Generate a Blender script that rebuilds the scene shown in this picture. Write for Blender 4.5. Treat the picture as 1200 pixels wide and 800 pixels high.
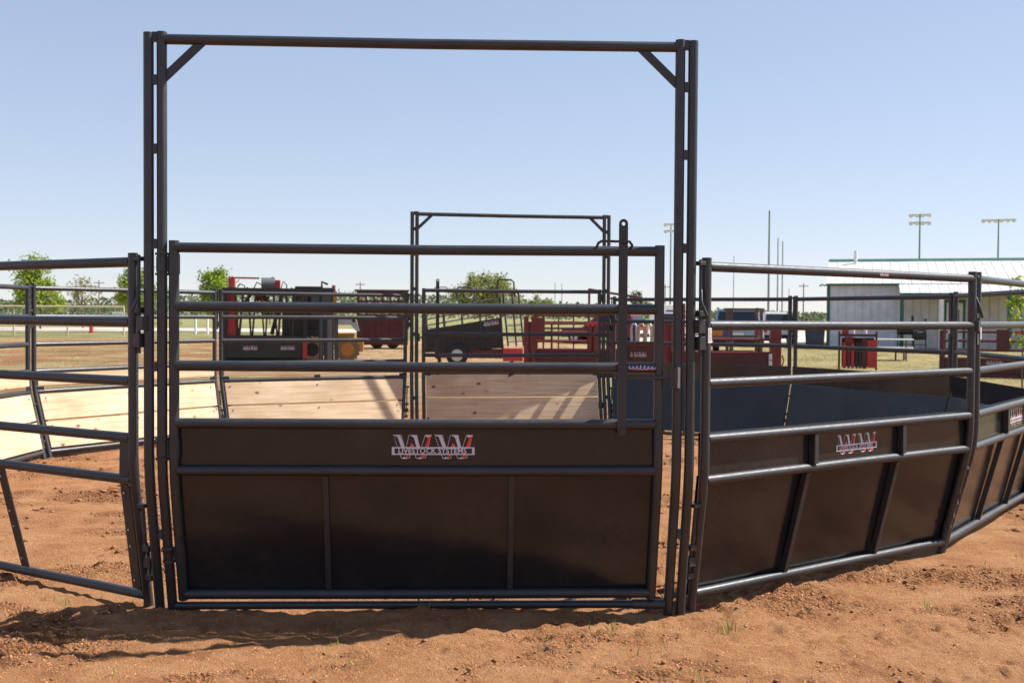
import bpy, math, random
import numpy as np
from mathutils import Vector, Matrix

for o in list(bpy.data.objects):
    bpy.data.objects.remove(o, do_unlink=True)
SC = bpy.context.scene
COL = SC.collection
R = math.radians
rnd = random.Random(7)
NR = np.random.default_rng(11)

# ------------------------------------------------------------------ camera
F_PX = 1296.2                       # focal length in pixels of the 1200 px wide photograph
CAM = Vector((0.2436, -5.57, 1.5327))
YAW, PITCH, ROLL = 0.0374, -0.0239, 0.0064
fw = Vector((math.sin(YAW)*math.cos(PITCH), math.cos(YAW)*math.cos(PITCH), math.sin(PITCH)))
rt0 = Vector((math.cos(YAW), -math.sin(YAW), 0)); up0 = rt0.cross(fw)
rt = rt0*math.cos(ROLL)+up0*math.sin(ROLL); upv = -rt0*math.sin(ROLL)+up0*math.cos(ROLL)
cam = bpy.data.cameras.new('camera'); camo = bpy.data.objects.new('camera', cam); COL.objects.link(camo)
camo.matrix_world = Matrix(((rt.x, upv.x, -fw.x, CAM.x), (rt.y, upv.y, -fw.y, CAM.y), (rt.z, upv.z, -fw.z, CAM.z), (0, 0, 0, 1)))
cam.sensor_fit = 'HORIZONTAL'; cam.sensor_width = 36; cam.lens = F_PX/1200*36
cam.clip_start = 0.05; cam.clip_end = 9000
cam.dof.use_dof = True; cam.dof.focus_distance = 5.7; cam.dof.aperture_fstop = 5.6
SC.camera = camo

# ------------------------------------------------------------------ light
SUN_AZ = R(12)      # from +x (right) towards +y (behind the pen)
SUN_EL = R(47)
sdir = Vector((math.cos(SUN_AZ)*math.cos(SUN_EL), math.sin(SUN_AZ)*math.cos(SUN_EL), math.sin(SUN_EL)))
w = bpy.data.worlds.new('World'); SC.world = w; w.use_nodes = True
wn = w.node_tree.nodes; wl = w.node_tree.links
sky = wn.new('ShaderNodeTexSky'); sky.sky_type = 'NISHITA'; sky.sun_disc = False
sky.sun_elevation = SUN_EL; sky.sun_rotation = R(90)-SUN_AZ
sky.altitude = 1200; sky.air_density = 1.0; sky.dust_density = 0.15; sky.ozone_density = 4.0
sg = wn.new('ShaderNodeGamma'); sg.inputs[1].default_value = .5      # hazy bright spring sky: flatter falloff from horizon to zenith
wl.new(sky.outputs[0], sg.inputs[0])
st = wn.new('ShaderNodeMix'); st.data_type = 'RGBA'; st.blend_type = 'MULTIPLY'; st.inputs[0].default_value = 1; st.inputs[7].default_value = (1.0, .97, 1.03, 1)
wl.new(sg.outputs[0], st.inputs[6]); wl.new(st.outputs[2], wn['Background'].inputs[0]); wn['Background'].inputs[1].default_value = 0.15
sl = bpy.data.lights.new('sun', 'SUN'); sl.energy = 4.1; sl.angle = R(0.53); sl.color = (1, 0.955, 0.88)
slo = bpy.data.objects.new('sun', sl); COL.objects.link(slo)
slo.rotation_euler = sdir.to_track_quat('Z', 'Y').to_euler()
SC.view_settings.view_transform = 'Standard'; SC.view_settings.look = 'None'
SC.view_settings.exposure = 1.2; SC.view_settings.gamma = 1.0
SC.render.resolution_x = 1024; SC.render.resolution_y = 682
SC.render.engine = 'CYCLES'

# ------------------------------------------------------------------ pixel helpers
def az_of(px): return YAW+math.atan((px-600)/F_PX)
def hor(px): return 400+F_PX*math.tan(PITCH)+(px-600)*ROLL
def spot(px, d):
    """ground point at depth d (along the view axis) under photo column px"""
    t = (px-600)/F_PX*d
    return Vector((CAM.x+math.sin(YAW)*d+math.cos(YAW)*t, CAM.y+math.cos(YAW)*d-math.sin(YAW)*t, 0))
class View:
    """local metres of a thing standing at column px0, depth d, squared up to the view axis"""
    def __init__(s, px0, d): s.px0, s.d, s.k = px0, d, d/F_PX; s.loc = spot(px0, d); s.rz = -az_of(px0)
    def x(s, px): return (px-s.px0)*s.k
    def z(s, py, px=None): return CAM.z+(hor(px or s.px0)-py)*s.k

# ------------------------------------------------------------------ mesh builder
class MB:
    def __init__(s): s.v = []; s.f = []; s.sm = []; s.mi = []; s.m = 0
    def face(s, idx, smooth=False): s.f.append(idx); s.sm.append(smooth); s.mi.append(s.m)
    def box(s, c, sz, rot=None, taper=1.0):
        b = len(s.v); c = Vector(c)
        for z in (-.5, .5):
            t = taper if z > 0 else 1.0
            for x, y in ((-.5, -.5), (.5, -.5), (.5, .5), (-.5, .5)):
                p = Vector((x*sz[0]*t, y*sz[1]*t, z*sz[2]))
                if rot: p = rot @ p
                s.v.append(c+p)
        for q in ((0, 3, 2, 1), (4, 5, 6, 7), (0, 1, 5, 4), (1, 2, 6, 5), (2, 3, 7, 6), (3, 0, 4, 7)):
            s.face([b+i for i in q])
        return s
    def hexa(s, p):
        b = len(s.v); s.v += [Vector(q) for q in p]
        for q in ((0, 3, 2, 1), (4, 5, 6, 7), (0, 1, 5, 4), (1, 2, 6, 5), (2, 3, 7, 6), (3, 0, 4, 7)): s.face([b+i for i in q])
        return s
    def bb(s, x0, x1, y0, y1, z0, z1): return s.box(((x0+x1)/2, (y0+y1)/2, (z0+z1)/2), (abs(x1-x0), abs(y1-y0), abs(z1-z0)))
    def bar(s, p, q, w, t, side=(0, 1, 0)):
        """flat bar p->q; t along side, w across"""
        p = Vector(p); q = Vector(q); d = q-p; L = d.length; zx = d.normalized()
        y = Vector(side); y = (y-zx*y.dot(zx)).normalized(); x = y.cross(zx)
        rot = Matrix(((x.x, y.x, zx.x), (x.y, y.y, zx.y), (x.z, y.z, zx.z)))
        return s.box((p+q)/2, (w, t, L), rot)
    def tube(s, pts, r, n=14, caps=True, r1=None):
        pts = [Vector(p) for p in pts]; b = len(s.v); m = len(pts)
        ref = None
        for i, p in enumerate(pts):
            if i == 0: d = pts[1]-pts[0]
            elif i == m-1: d = pts[-1]-pts[-2]
            else: d = (pts[i+1]-p).normalized()+(p-pts[i-1]).normalized()
            d.normalize()
            if ref is None: ref = Vector((0, 0, 1)) if abs(d.z) < .9 else Vector((1, 0, 0))
            a = (ref-d*ref.dot(d)).normalized(); c = d.cross(a); ref = a
            rr = r if r1 is None else r+(r1-r)*i/(m-1)
            for k in range(n):
                t = 2*math.pi*k/n
                s.v.append(p+a*(rr*math.cos(t))+c*(rr*math.sin(t)))
        for i in range(m-1):
            for k in range(n):
                k2 = (k+1) % n
                s.face([b+i*n+k, b+i*n+k2, b+(i+1)*n+k2, b+(i+1)*n+k], True)
        if caps:
            for i, fl in ((0, True), (m-1, False)):
                c = len(s.v); s.v += [s.v[b+i*n+k].copy() for k in range(n)]
                idx = list(range(c, c+n)); s.face(idx[::-1] if fl else idx)
        return s
    def disc(s, c, r, h, axis=(0, 1, 0), n=16):
        a = Vector(axis).normalized()*h/2; c = Vector(c); return s.tube([c-a, c+a], r, n)
    def prism(s, pts, y0, y1):
        """outline (x,z) extruded along y"""
        b = len(s.v); n = len(pts)
        for y in (y0, y1): s.v += [Vector((x, y, z)) for x, z in pts]
        s.face(list(range(b, b+n))); s.face(list(range(b+2*n-1, b+n-1, -1)))
        for i in range(n):
            j = (i+1) % n; s.face([b+i, b+n+i, b+n+j, b+j])
        return s
    def extrude_x(s, pts, x0, x1):
        """outline (y,z) extruded along x"""
        b = len(s.v); n = len(pts)
        for x in (x0, x1): s.v += [Vector((x, y, z)) for y, z in pts]
        s.face(list(range(b+n-1, b-1, -1))); s.face(list(range(b+n, b+2*n)))
        for i in range(n):
            j = (i+1) % n; s.face([b+i, b+j, b+n+j, b+n+i])
        return s
    def mesh(s, name, mats):
        me = bpy.data.meshes.new(name); me.from_pydata([tuple(v) for v in s.v], [], s.f)
        for m in (mats if isinstance(mats, (list, tuple)) else [mats]): me.materials.append(m)
        me.polygons.foreach_set('use_smooth', s.sm); me.polygons.foreach_set('material_index', s.mi)
        me.update(); return me
    def build(s, name, mats, parent=None, loc=None, bevel=0):
        o = bpy.data.objects.new(name, s.mesh(name, mats)); COL.objects.link(o)
        if parent: o.parent = parent
        if loc is not None: o.location = loc
        if bevel:
            md = o.modifiers.new('bevel', 'BEVEL'); md.width = bevel; md.segments = 2; md.limit_method = 'ANGLE'; md.angle_limit = R(50)
        return o
def inst(name, me, parent=None, loc=(0, 0, 0), rot=(0, 0, 0), scale=None):
    o = bpy.data.objects.new(name, me); COL.objects.link(o); o.location = loc; o.rotation_euler = rot
    if parent: o.parent = parent
    if scale: o.scale = scale
    return o
def tag(o, label, cat, group=None, kind=None):
    if label: o['label'] = label
    if cat: o['category'] = cat
    if group: o['group'] = group
    if kind: o['kind'] = kind
    return o
def thing(name, label, cat, loc=(0, 0, 0), rz=0, group=None):
    o = bpy.data.objects.new(name, None); COL.objects.link(o); o.empty_display_size = .3
    o.location = loc; o.rotation_euler = (0, 0, rz)
    return tag(o, label, cat, group)

# ------------------------------------------------------------------ materials
def new_mat(name):
    m = bpy.data.materials.new(name); m.use_nodes = True
    n = m.node_tree.nodes; l = m.node_tree.links
    return m, n, l, n['Principled BSDF']
def noise(n, l, vec, scale, detail=4, rough=.55, dim='3D'):
    t = n.new('ShaderNodeTexNoise'); t.inputs['Scale'].default_value = scale; t.inputs['Detail'].default_value = detail
    t.inputs['Roughness'].default_value = rough
    if vec is not None: l.new(vec, t.inputs['Vector'])
    return t.outputs['Fac']
def ramp(n, l, fac, stops):
    r = n.new('ShaderNodeValToRGB'); e = r.color_ramp.elements
    while len(e) < len(stops): e.new(.5)
    for k, (p, c) in enumerate(stops):
        e[k].position = p; e[k].color = (*c, 1) if len(c) == 3 else c
    l.new(fac, r.inputs[0]); return r.outputs[0]
def mix(n, l, fac, a, b, mode='MIX'):
    m = n.new('ShaderNodeMix'); m.data_type = 'RGBA'; m.blend_type = mode
    for s, v in ((m.inputs[0], fac), (m.inputs[6], a), (m.inputs[7], b)):
        if hasattr(v, 'links') or hasattr(v, 'is_linked'): l.new(v, s)
        else: s.default_value = v if not isinstance(v, tuple) else (*v, 1)
    return m.outputs[2]
def math_n(n, l, op, a, b=None, clamp=False):
    m = n.new('ShaderNodeMath'); m.operation = op; m.use_clamp = clamp
    for s, v in ((m.inputs[0], a), (m.inputs[1], b)):
        if v is None: continue
        if hasattr(v, 'is_linked'): l.new(v, s)
        else: s.default_value = v
    return m.outputs[0]
def bump(n, l, h, strength, dist, p):
    b = n.new('ShaderNodeBump'); b.inputs['Strength'].default_value = strength; b.inputs['Distance'].default_value = dist
    l.new(h, b.inputs['Height']); l.new(b.outputs[0], p.inputs['Normal']); return b
def ocoord(n): return n.new('ShaderNodeTexCoord').outputs['Object']
def wpos(n): return n.new('ShaderNodeNewGeometry').outputs['Position']

def paint(name, col, rough=.4, metal=0.0, dirt=.25, dirtcol=(.30, .16, .085), spec=.5, wob=0.0, rv=.3):
    """painted steel with faint mottling, gloss variation and dust"""
    m, n, l, p = new_mat(name)
    c = wpos(n)
    f1 = noise(n, l, c, 2.3, 5); f2 = noise(n, l, c, 26, 4, .65)
    dark = tuple(v*.82 for v in col); lite = tuple(min(1, v*1.12) for v in col)
    base = ramp(n, l, f1, [(.3, dark), (.7, lite)])
    dm = ramp(n, l, math_n(n, l, 'MULTIPLY', f1, f2), [(.22, (0, 0, 0)), (.42, (dirt, dirt, dirt))])
    l.new(mix(n, l, dm, base, dirtcol), p.inputs['Base Color'])
    l.new(ramp(n, l, f2, [(.3, (rough*(1-rv*.5),)*3), (.75, (min(1, rough*(1+rv)),)*3)]), p.inputs['Roughness'])
    p.inputs['Metallic'].default_value = metal; p.inputs['Specular IOR Level'].default_value = spec
    if wob:
        bump(n, l, noise(n, l, c, 1.9, 2, .4), wob, .03, p)
    return m
def plain(name, col, rough=.6, metal=0.0):
    m, n, l, p = new_mat(name)
    f = noise(n, l, wpos(n), 9, 4, .6)
    l.new(ramp(n, l, f, [(.3, tuple(v*.85 for v in col)), (.7, tuple(min(1, v*1.1) for v in col))]), p.inputs['Base Color'])
    p.inputs['Roughness'].default_value = rough; p.inputs['Metallic'].default_value = metal
    return m
M = {}
M['steel'] = paint('charcoal_paint', (.038, .040, .046), .52, .45, .05)
_p = M['steel'].node_tree.nodes['Principled BSDF']; _p.inputs['Coat Weight'].default_value = .28; _p.inputs['Coat Roughness'].default_value = .22
M['sheet'] = paint('charcoal_sheet_paint', (.017, .018, .021), .19, .1, .04, wob=.35, rv=.06)
M['flatbar'] = paint('charcoal_flat_bar', (.032, .033, .037), .46, .2, .05)
M['bolt'] = plain('zinc_bolt', (.55, .56, .58), .3, .9)
M['black'] = plain('black_steel', (.012, .012, .013), .45)
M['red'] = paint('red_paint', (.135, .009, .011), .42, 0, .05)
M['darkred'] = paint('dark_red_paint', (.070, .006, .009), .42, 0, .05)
M['brightred'] = paint('bright_red_paint', (.42, .022, .020), .4, 0, .1)
M['chuteblack'] = paint('black_chute_paint', (.011, .011, .012), .42, 0, .06)
M['grey'] = paint('grey_panel_paint', (.13, .14, .15), .45, .2, .15)
M['ltgrey'] = paint('light_grey_paint', (.42, .42, .42), .4, .2, .1)
M['yellow'] = paint('loader_yellow', (.42, .20, .02), .5, 0, .5)
M['mud'] = plain('muddy_rubber', (.22, .15, .09), .9)
M['tyre'] = plain('tyre_rubber', (.02, .02, .021), .8)
M['rim'] = plain('wheel_rim', (.5, .5, .5), .35, .6)
M['white'] = paint('white_paint', (.78, .78, .76), .45, 0, .08)
M['wpost'] = paint('fence_cream_paint', (.62, .52, .36), .55, 0, .2)
M['green'] = paint('green_trim', (.012, .11, .075), .45, 0, .1)
M['siding'] = paint('siding_metal', (.64, .65, .71), .45, .1, .05)
M['siding2'] = paint('porch_siding_metal', (.64, .62, .58), .5, 0, .08)
M['roof'] = paint('roof_metal', (.50, .50, .48), .6, 0, .05)
M['glassdk'] = plain('tinted_glass', (.02, .03, .04), .06)
M['bluebody'] = paint('silver_blue_car_paint', (.32, .40, .50), .25, .3, .05)
M['whitebody'] = paint('white_car_paint', (.80, .80, .80), .25, 0, .05)
M['maroon'] = paint('maroon_car_paint', (.16, .015, .02), .25, 0, .05)
M['lamp'] = plain('tail_lamp_red', (.6, .02, .015), .25)
M['orange'] = plain('orange_rim', (.50, .19, .03), .6)
M['navy'] = paint('navy_bin_paint', (.02, .035, .07), .5, 0, .1)
M['galv'] = plain('galvanised_pole', (.30, .33, .33), .5, .4)
M['greenpole'] = plain('green_grey_pole', (.16, .22, .20), .5, .1)
M['bark'] = plain('bark', (.10, .075, .055), .9)
M['polewood'] = plain('pole_wood', (.16, .12, .09), .9)
M['brown'] = paint('rust_brown_paint', (.10, .06, .045), .6, .1, .3)
M['lamphead'] = plain('lamp_head_glass', (.78, .78, .77), .3)
M['hydrant'] = paint('hydrant_red', (.50, .04, .05), .5, 0, .1)
M['concrete'] = plain('weathered_white_timber', (.66, .62, .54), .8)
M['sticker'] = plain('sticker_white', (.75, .70, .72), .5)
M['print'] = plain('sticker_print', (.22, .20, .24), .6)
M['lg_pale'] = plain('decal_pale', (.62, .58, .66), .5)
M['lg_dark'] = plain('decal_dark', (.018, .010, .010), .45)
M['lg_red'] = plain('decal_red', (.85, .030, .012), .45)
M['lg_blue'] = plain('decal_blue', (.06, .09, .35), .5)
M['tan'] = plain('tan_tube_paint', (.46, .30, .16), .5)
M['hide'] = plain('pale_blue_tube_paint', (.35, .45, .55), .4)

def wood_mat(name, tint):
    m, n, l, p = new_mat(name)
    c = ocoord(n); oi = n.new('ShaderNodeObjectInfo')
    va = n.new('ShaderNodeVectorMath'); va.operation = 'ADD'; l.new(c, va.inputs[0])
    sc = n.new('ShaderNodeVectorMath'); sc.operation = 'SCALE'; sc.inputs[0].default_value = (13, 7, 19); l.new(oi.outputs['Random'], sc.inputs[3]); l.new(sc.outputs[0], va.inputs[1])
    mp = n.new('ShaderNodeMapping'); mp.inputs['Scale'].default_value = (.55, 8, 11); l.new(va.outputs[0], mp.inputs[0])
    g = noise(n, l, mp.outputs[0], 3.2, 7, .62)
    big = noise(n, l, va.outputs[0], 1.6, 3)
    a, b, d = tint
    col = ramp(n, l, g, [(.25, d), (.5, a), (.78, b)])
    col = mix(n, l, ramp(n, l, big, [(.4, (0, 0, 0)), (.7, (.5, .5, .5))]), col, tuple(v*.80 for v in d))
    # knots: sparse dark ovals
    mk = n.new('ShaderNodeMapping'); mk.inputs['Scale'].default_value = (1.0, 1, 1.5); l.new(va.outputs[0], mk.inputs[0])
    vo = n.new('ShaderNodeTexVoronoi'); vo.voronoi_dimensions = '3D'; vo.inputs['Scale'].default_value = 4.6; l.new(mk.outputs[0], vo.inputs['Vector'])
    kd = math_n(n, l, 'ADD', vo.outputs['Distance'], math_n(n, l, 'MULTIPLY', noise(n, l, va.outputs[0], 40, 2), .05))
    k = ramp(n, l, kd, [(.10, (1, 1, 1)), (.14, (.5, .5, .5)), (.23, (0, 0, 0))])
    sep = n.new('ShaderNodeSeparateColor'); l.new(vo.outputs['Color'], sep.inputs[0])
    k = math_n(n, l, 'MULTIPLY', k, math_n(n, l, 'GREATER_THAN', sep.outputs[0], .30))
    col = mix(n, l, k, col, (.10, .045, .02))
    l.new(col, p.inputs['Base Color']); p.inputs['Roughness'].default_value = .7
    bump(n, l, g, .25, .004, p)
    return m
M['wood'] = wood_mat('pine_board', ((.64, .475, .305), (.74, .59, .42), (.45, .275, .145)))
M['slatwood'] = wood_mat('weathered_table_board', ((.72, .69, .62), (.8, .78, .72), (.58, .53, .46)))

def leaf_mat(name, c1, c2, c3):
    m, n, l, p = new_mat(name)
    f = noise(n, l, wpos(n), 1.1, 4, .7)
    col = ramp(n, l, f, [(.3, c1), (.5, c2), (.72, c3)])
    l.new(col, p.inputs['Base Color']); p.inputs['Roughness'].default_value = .55
    t = n.new('ShaderNodeBsdfTranslucent'); l.new(col, t.inputs[0])
    ms = n.new('ShaderNodeMixShader'); ms.inputs[0].default_value = .45
    l.new(p.outputs[0], ms.inputs[1]); l.new(t.outputs[0], ms.inputs[2]); l.new(ms.outputs[0], n['Material Output'].inputs[0])
    return m
M['leaf'] = leaf_mat('maple_leaf', (.09, .15, .018), (.23, .32, .03), (.44, .50, .06))
M['leaf2'] = leaf_mat('young_leaf', (.13, .14, .04), (.22, .22, .07), (.32, .30, .12))
M['leaf3'] = leaf_mat('willow_leaf', (.13, .15, .04), (.23, .25, .07), (.36, .36, .13))
M['leaf4'] = leaf_mat('far_leaf', (.07, .10, .05), (.11, .14, .07), (.16, .18, .09))
M['blade'] = leaf_mat('grass_blade', (.12, .17, .03), (.20, .26, .05), (.38, .34, .14))
M['dryblade'] = leaf_mat('dry_grass_blade', (.26, .22, .08), (.40, .33, .15), (.50, .42, .22))

def ground_mat():
    m, n, l, p = new_mat('dirt_ground')
    c = wpos(n)
    n1 = noise(n, l, c, .55, 5, .6); n2 = noise(n, l, c, 3.1, 6, .62); n3 = noise(n, l, c, 24, 7, .78); n4 = noise(n, l, c, 120, 4, .75)
    d = ramp(n, l, n2, [(.28, (.390, .168, .070)), (.5, (.570, .272, .124)), (.72, (.670, .365, .185))])
    d = mix(n, l, ramp(n, l, n3, [(.31, (.8,)*3), (.45, (0, 0, 0))]), d, (.210, .076, .030))
    d = mix(n, l, ramp(n, l, n4, [(.60, (0, 0, 0)), (.74, (.55,)*3)]), d, (.64, .37, .20))
    d = mix(n, l, ramp(n, l, n4, [(.28, (.6,)*3), (.39, (0, 0, 0))]), d, (.22, .085, .035))
    d = mix(n, l, ramp(n, l, n1, [(.5, (0, 0, 0)), (.68, (.4,)*3)]), d, (.64, .345, .17))
    an = n.new('ShaderNodeAttribute'); an.attribute_name = 'crumb'
    vo = n.new('ShaderNodeTexVoronoi'); vo.inputs['Scale'].default_value = 55; l.new(c, vo.inputs['Vector'])
    cf = math_n(n, l, 'MULTIPLY', an.outputs['Fac'], ramp(n, l, n3, [(.34, (1, 1, 1)), (.62, (.12, .12, .12))]))
    d = mix(n, l, math_n(n, l, 'MULTIPLY', cf, .9), d, (.200, .072, .028))  # crumb patches: darker moist soil, plus shade between the crumbs put into the colour
    # field beyond the pen: dry grass with red earth showing through
    g1 = noise(n, l, c, .16, 4, .6); g2 = noise(n, l, c, 1.3, 6, .7)
    dry = ramp(n, l, g2, [(.3, (.30, .225, .090)), (.5, (.42, .33, .155)), (.7, (.47, .39, .22))])
    dry = mix(n, l, ramp(n, l, g1, [(.48, (0, 0, 0)), (.64, (.65,)*3)]), dry, (.20, .20, .062))
    sand = ramp(n, l, g2, [(.3, (.36, .22, .11)), (.7, (.50, .345, .19))])
    sx = n.new('ShaderNodeSeparateXYZ'); l.new(c, sx.inputs[0])
    vm = n.new('ShaderNodeVectorMath'); vm.operation = 'DISTANCE'; l.new(c, vm.inputs[0]); vm.inputs[1].default_value = (.4, 4.8, 0)
    rr = math_n(n, l, 'ADD', vm.outputs['Value'], math_n(n, l, 'MULTIPLY', math_n(n, l, 'SUBTRACT', g2, .5), 3.5))
    # angle ratio x / distance: left earth+grass, middle sand, right dry lawn
    ang = math_n(n, l, 'DIVIDE', sx.outputs[0], math_n(n, l, 'MAXIMUM', vm.outputs['Value'], .5))
    ang = math_n(n, l, 'ADD', ang, math_n(n, l, 'MULTIPLY', math_n(n, l, 'SUBTRACT', g1, .5), .35))
    mr = n.new('ShaderNodeMapRange'); l.new(ang, mr.inputs[0]); mr.inputs[1].default_value = .05; mr.inputs[2].default_value = .28; mr.interpolation_type = 'SMOOTHSTEP'
    ml = n.new('ShaderNodeMapRange'); l.new(ang, ml.inputs[0]); ml.inputs[1].default_value = -.12; ml.inputs[2].default_value = -.25; ml.interpolation_type = 'SMOOTHSTEP'
    mpn = n.new('ShaderNodeMapping'); mpn.inputs['Scale'].default_value = (.9, .9, 1); l.new(c, mpn.inputs[0])
    pat = noise(n, l, mpn.outputs[0], .42, 7, .68)
    leftf = mix(n, l, ramp(n, l, pat, [(.42, (0, 0, 0)), (.54, (1, 1, 1))]), dry, mix(n, l, n2, (.27, .115, .05), (.42, .23, .115)))
    fld = mix(n, l, ml.outputs[0], mix(n, l, mr.outputs[0], sand, dry), leftf)
    # far meadow
    mf = n.new('ShaderNodeMapRange'); l.new(sx.outputs[1], mf.inputs[0]); mf.inputs[1].default_value = 58; mf.inputs[2].default_value = 66; mf.interpolation_type = 'SMOOTHSTEP'
    fld = mix(n, l, mf.outputs[0], fld, ramp(n, l, g1, [(.35, (.19, .19, .075)), (.65, (.30, .275, .125))]))
    me = n.new('ShaderNodeMapRange'); l.new(rr, me.inputs[0]); me.inputs[1].default_value = 7.0; me.inputs[2].default_value = 9.2; me.interpolation_type = 'SMOOTHSTEP'
    # ground in front of the pen (towards the camera) stays bare earth
    mn = n.new('ShaderNodeMapRange'); l.new(sx.outputs[1], mn.inputs[0]); mn.inputs[1].default_value = 3.0; mn.inputs[2].default_value = 7.0; mn.interpolation_type = 'SMOOTHSTEP'
    out = mix(n, l, math_n(n, l, 'MULTIPLY', me.outputs[0], mn.outputs[0]), d, fld)
    l.new(out, p.inputs['Base Color']); p.inputs['Roughness'].default_value = .95; p.inputs['Specular IOR Level'].default_value = .15
    h = math_n(n, l, 'ADD', math_n(n, l, 'MULTIPLY', n3, 1.0), math_n(n, l, 'MULTIPLY', n4, .7))
    h = math_n(n, l, 'SUBTRACT', h, math_n(n, l, 'MULTIPLY', math_n(n, l, 'MULTIPLY', vo.outputs['Distance'], an.outputs['Fac']), 1.1))
    bump(n, l, h, 1.0, .06, p)
    return m
M['ground'] = ground_mat()
def clod_mat():
    m, n, l, p = new_mat('dirt_grain'); f = noise(n, l, wpos(n), 55, 2, .6)
    l.new(ramp(n, l, f, [(.34, (.17, .062, .024)), (.5, (.40, .18, .08)), (.66, (.56, .29, .145))]), p.inputs['Base Color'])
    p.inputs['Roughness'].default_value = .95; p.inputs['Specular IOR Level'].default_value = .1; return m
M['grain'] = clod_mat()
M['clod'] = plain('dirt_clod', (.27, .110, .047), .95)
M['road'] = plain('pale_road', (.52, .42, .36), .9)
M['hill'] = plain('far_hill', (.13, .15, .085), 1)

# ------------------------------------------------------------------ terrain height
def vnoise(x, y, seed):
    xi = np.floor(x).astype(np.int64); yi = np.floor(y).astype(np.int64); fx = x-xi; fy = y-yi
    fx = fx*fx*(3-2*fx); fy = fy*fy*(3-2*fy)
    def hsh(a, b):
        k = (a*374761393+b*668265263+seed*982451653) & 0xffffffff
        k = ((k ^ (k >> 13))*1274126177) & 0xffffffff
        return ((k ^ (k >> 16)) & 0xffff)/65535.0
    return (hsh(xi, yi)*(1-fx)+hsh(xi+1, yi)*fx)*(1-fy)+(hsh(xi, yi+1)*(1-fx)+hsh(xi+1, yi+1)*fx)*fy-.5
def crumbmask(x, y):
    return np.clip(vnoise(x*1.1, y*2.1, 41)*2.6+vnoise(x*3.3, y*5.5, 42)*1.5+vnoise(x*9, y*12, 45)*1.1+.14, 0, 1)
def height(x, y):
    x = np.asarray(x, float); y = np.asarray(y, float)
    far = np.clip(1.4-np.hypot(x-.4, y-3.5)/14, 0.12, 1)
    m = np.clip(vnoise(x*.6+3, y*.6, 5)*2.2+.55, .15, 1.0)
    h = .035*vnoise(x*.45, y*.45, 1)+.030*vnoise(x*1.6, y*1.6, 2)*m
    h += m*(.034*vnoise(x*4.6+vnoise(x*2, y*2, 9), y*6.2, 3)+.024*np.abs(vnoise(x*11, y*13, 4))*2+.013*vnoise(x*26, y*29, 6))
    # harrow / tyre lines inside the pen and in the right foreground
    inside = np.clip((5.0-np.hypot(x-.4, y-4.8))/1.0, 0, 1)
    h += inside*.012*np.sin((y*5.2+x*.9)+3*vnoise(x*.8, y*.8, 8))
    cm = crumbmask(x, y)
    h += cm*(.030*np.maximum(0, vnoise(x*15, y*18, 43)+.08)*2+.016*vnoise(x*33, y*37, 44)-.006)
    tr = (y+.35)-(.30*(x-2.2))
    for off in (0.0, .62):
        q = (tr+off)/.11
        h += np.exp(-q*q)*np.clip((x-1.7)*2, 0, 1)*(-.014+.010*np.sign(np.sin(x*34)))
    # the gate line lies a little lower than the trodden earth in front
    h += -.018*np.exp(-((y-.12)/.25)**2)*(np.abs(x) < 1.6)
    return h*far-.012
def grid_axis(lo, hi, step, ends, grow):
    a = list(np.arange(lo, hi+1e-6, step)); s = step; v = a[-1]
    while v < ends[1]: s *= grow; v += s; a.append(v)
    s = step; v = a[0]; pre = []
    while v > ends[0]: s *= grow; v -= s; pre.append(v)
    return np.array(pre[::-1]+a)
gx = grid_axis(-3.2, 4.4, .015, (-3500, 3500), 1.055)
gy = grid_axis(-1.25, 2.0, .015, (-400, 5000), 1.035)
GX, GY = np.meshgrid(gx, gy); GZ = height(GX, GY)
nx, ny = len(gx), len(gy)
me = bpy.data.meshes.new('ground'); me.vertices.add(nx*ny)
me.vertices.foreach_set('co', np.stack([GX, GY, GZ], -1).astype(np.float32).ravel())
ii = np.arange(nx*ny).reshape(ny, nx); q = np.stack([ii[:-1, :-1], ii[:-1, 1:], ii[1:, 1:], ii[1:, :-1]], -1).reshape(-1, 4)
me.loops.add(q.size); me.loops.foreach_set('vertex_index', q.ravel().astype(np.int32))
me.polygons.add(len(q)); me.polygons.foreach_set('loop_start', (np.arange(len(q))*4).astype(np.int32)); me.polygons.foreach_set('loop_total', np.full(len(q), 4, np.int32))
me.polygons.foreach_set('use_smooth', np.ones(len(q), bool)); me.materials.append(M['ground']); me.update(calc_edges=True)
at = me.attributes.new('crumb', 'FLOAT', 'POINT'); at.data.foreach_set('value', crumbmask(GX, GY).astype(np.float32).ravel())
go = bpy.data.objects.new('ground', me); COL.objects.link(go); go['kind'] = 'structure'; go['label'] = 'red-brown loose dirt and dry grass ground'
def hz(x, y): return float(height(np.array([x]), np.array([y]))[0])

def quads_obj(name, V, Fc, mat, parent=None, smooth=False):
    me = bpy.data.meshes.new(name); V = np.asarray(V, np.float32).reshape(-1, 3); Fc = np.asarray(Fc, np.int32); k = Fc.shape[1]
    me.vertices.add(len(V)); me.vertices.foreach_set('co', V.ravel())
    me.loops.add(Fc.size); me.loops.foreach_set('vertex_index', Fc.ravel())
    me.polygons.add(len(Fc)); me.polygons.foreach_set('loop_start', (np.arange(len(Fc))*k).astype(np.int32)); me.polygons.foreach_set('loop_total', np.full(len(Fc), k, np.int32))
    if smooth: me.polygons.foreach_set('use_smooth', np.ones(len(Fc), bool))
    me.materials.append(mat); me.update(calc_edges=True)
    o = bpy.data.objects.new(name, me); COL.objects.link(o)
    if parent: o.parent = parent
    return o

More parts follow.
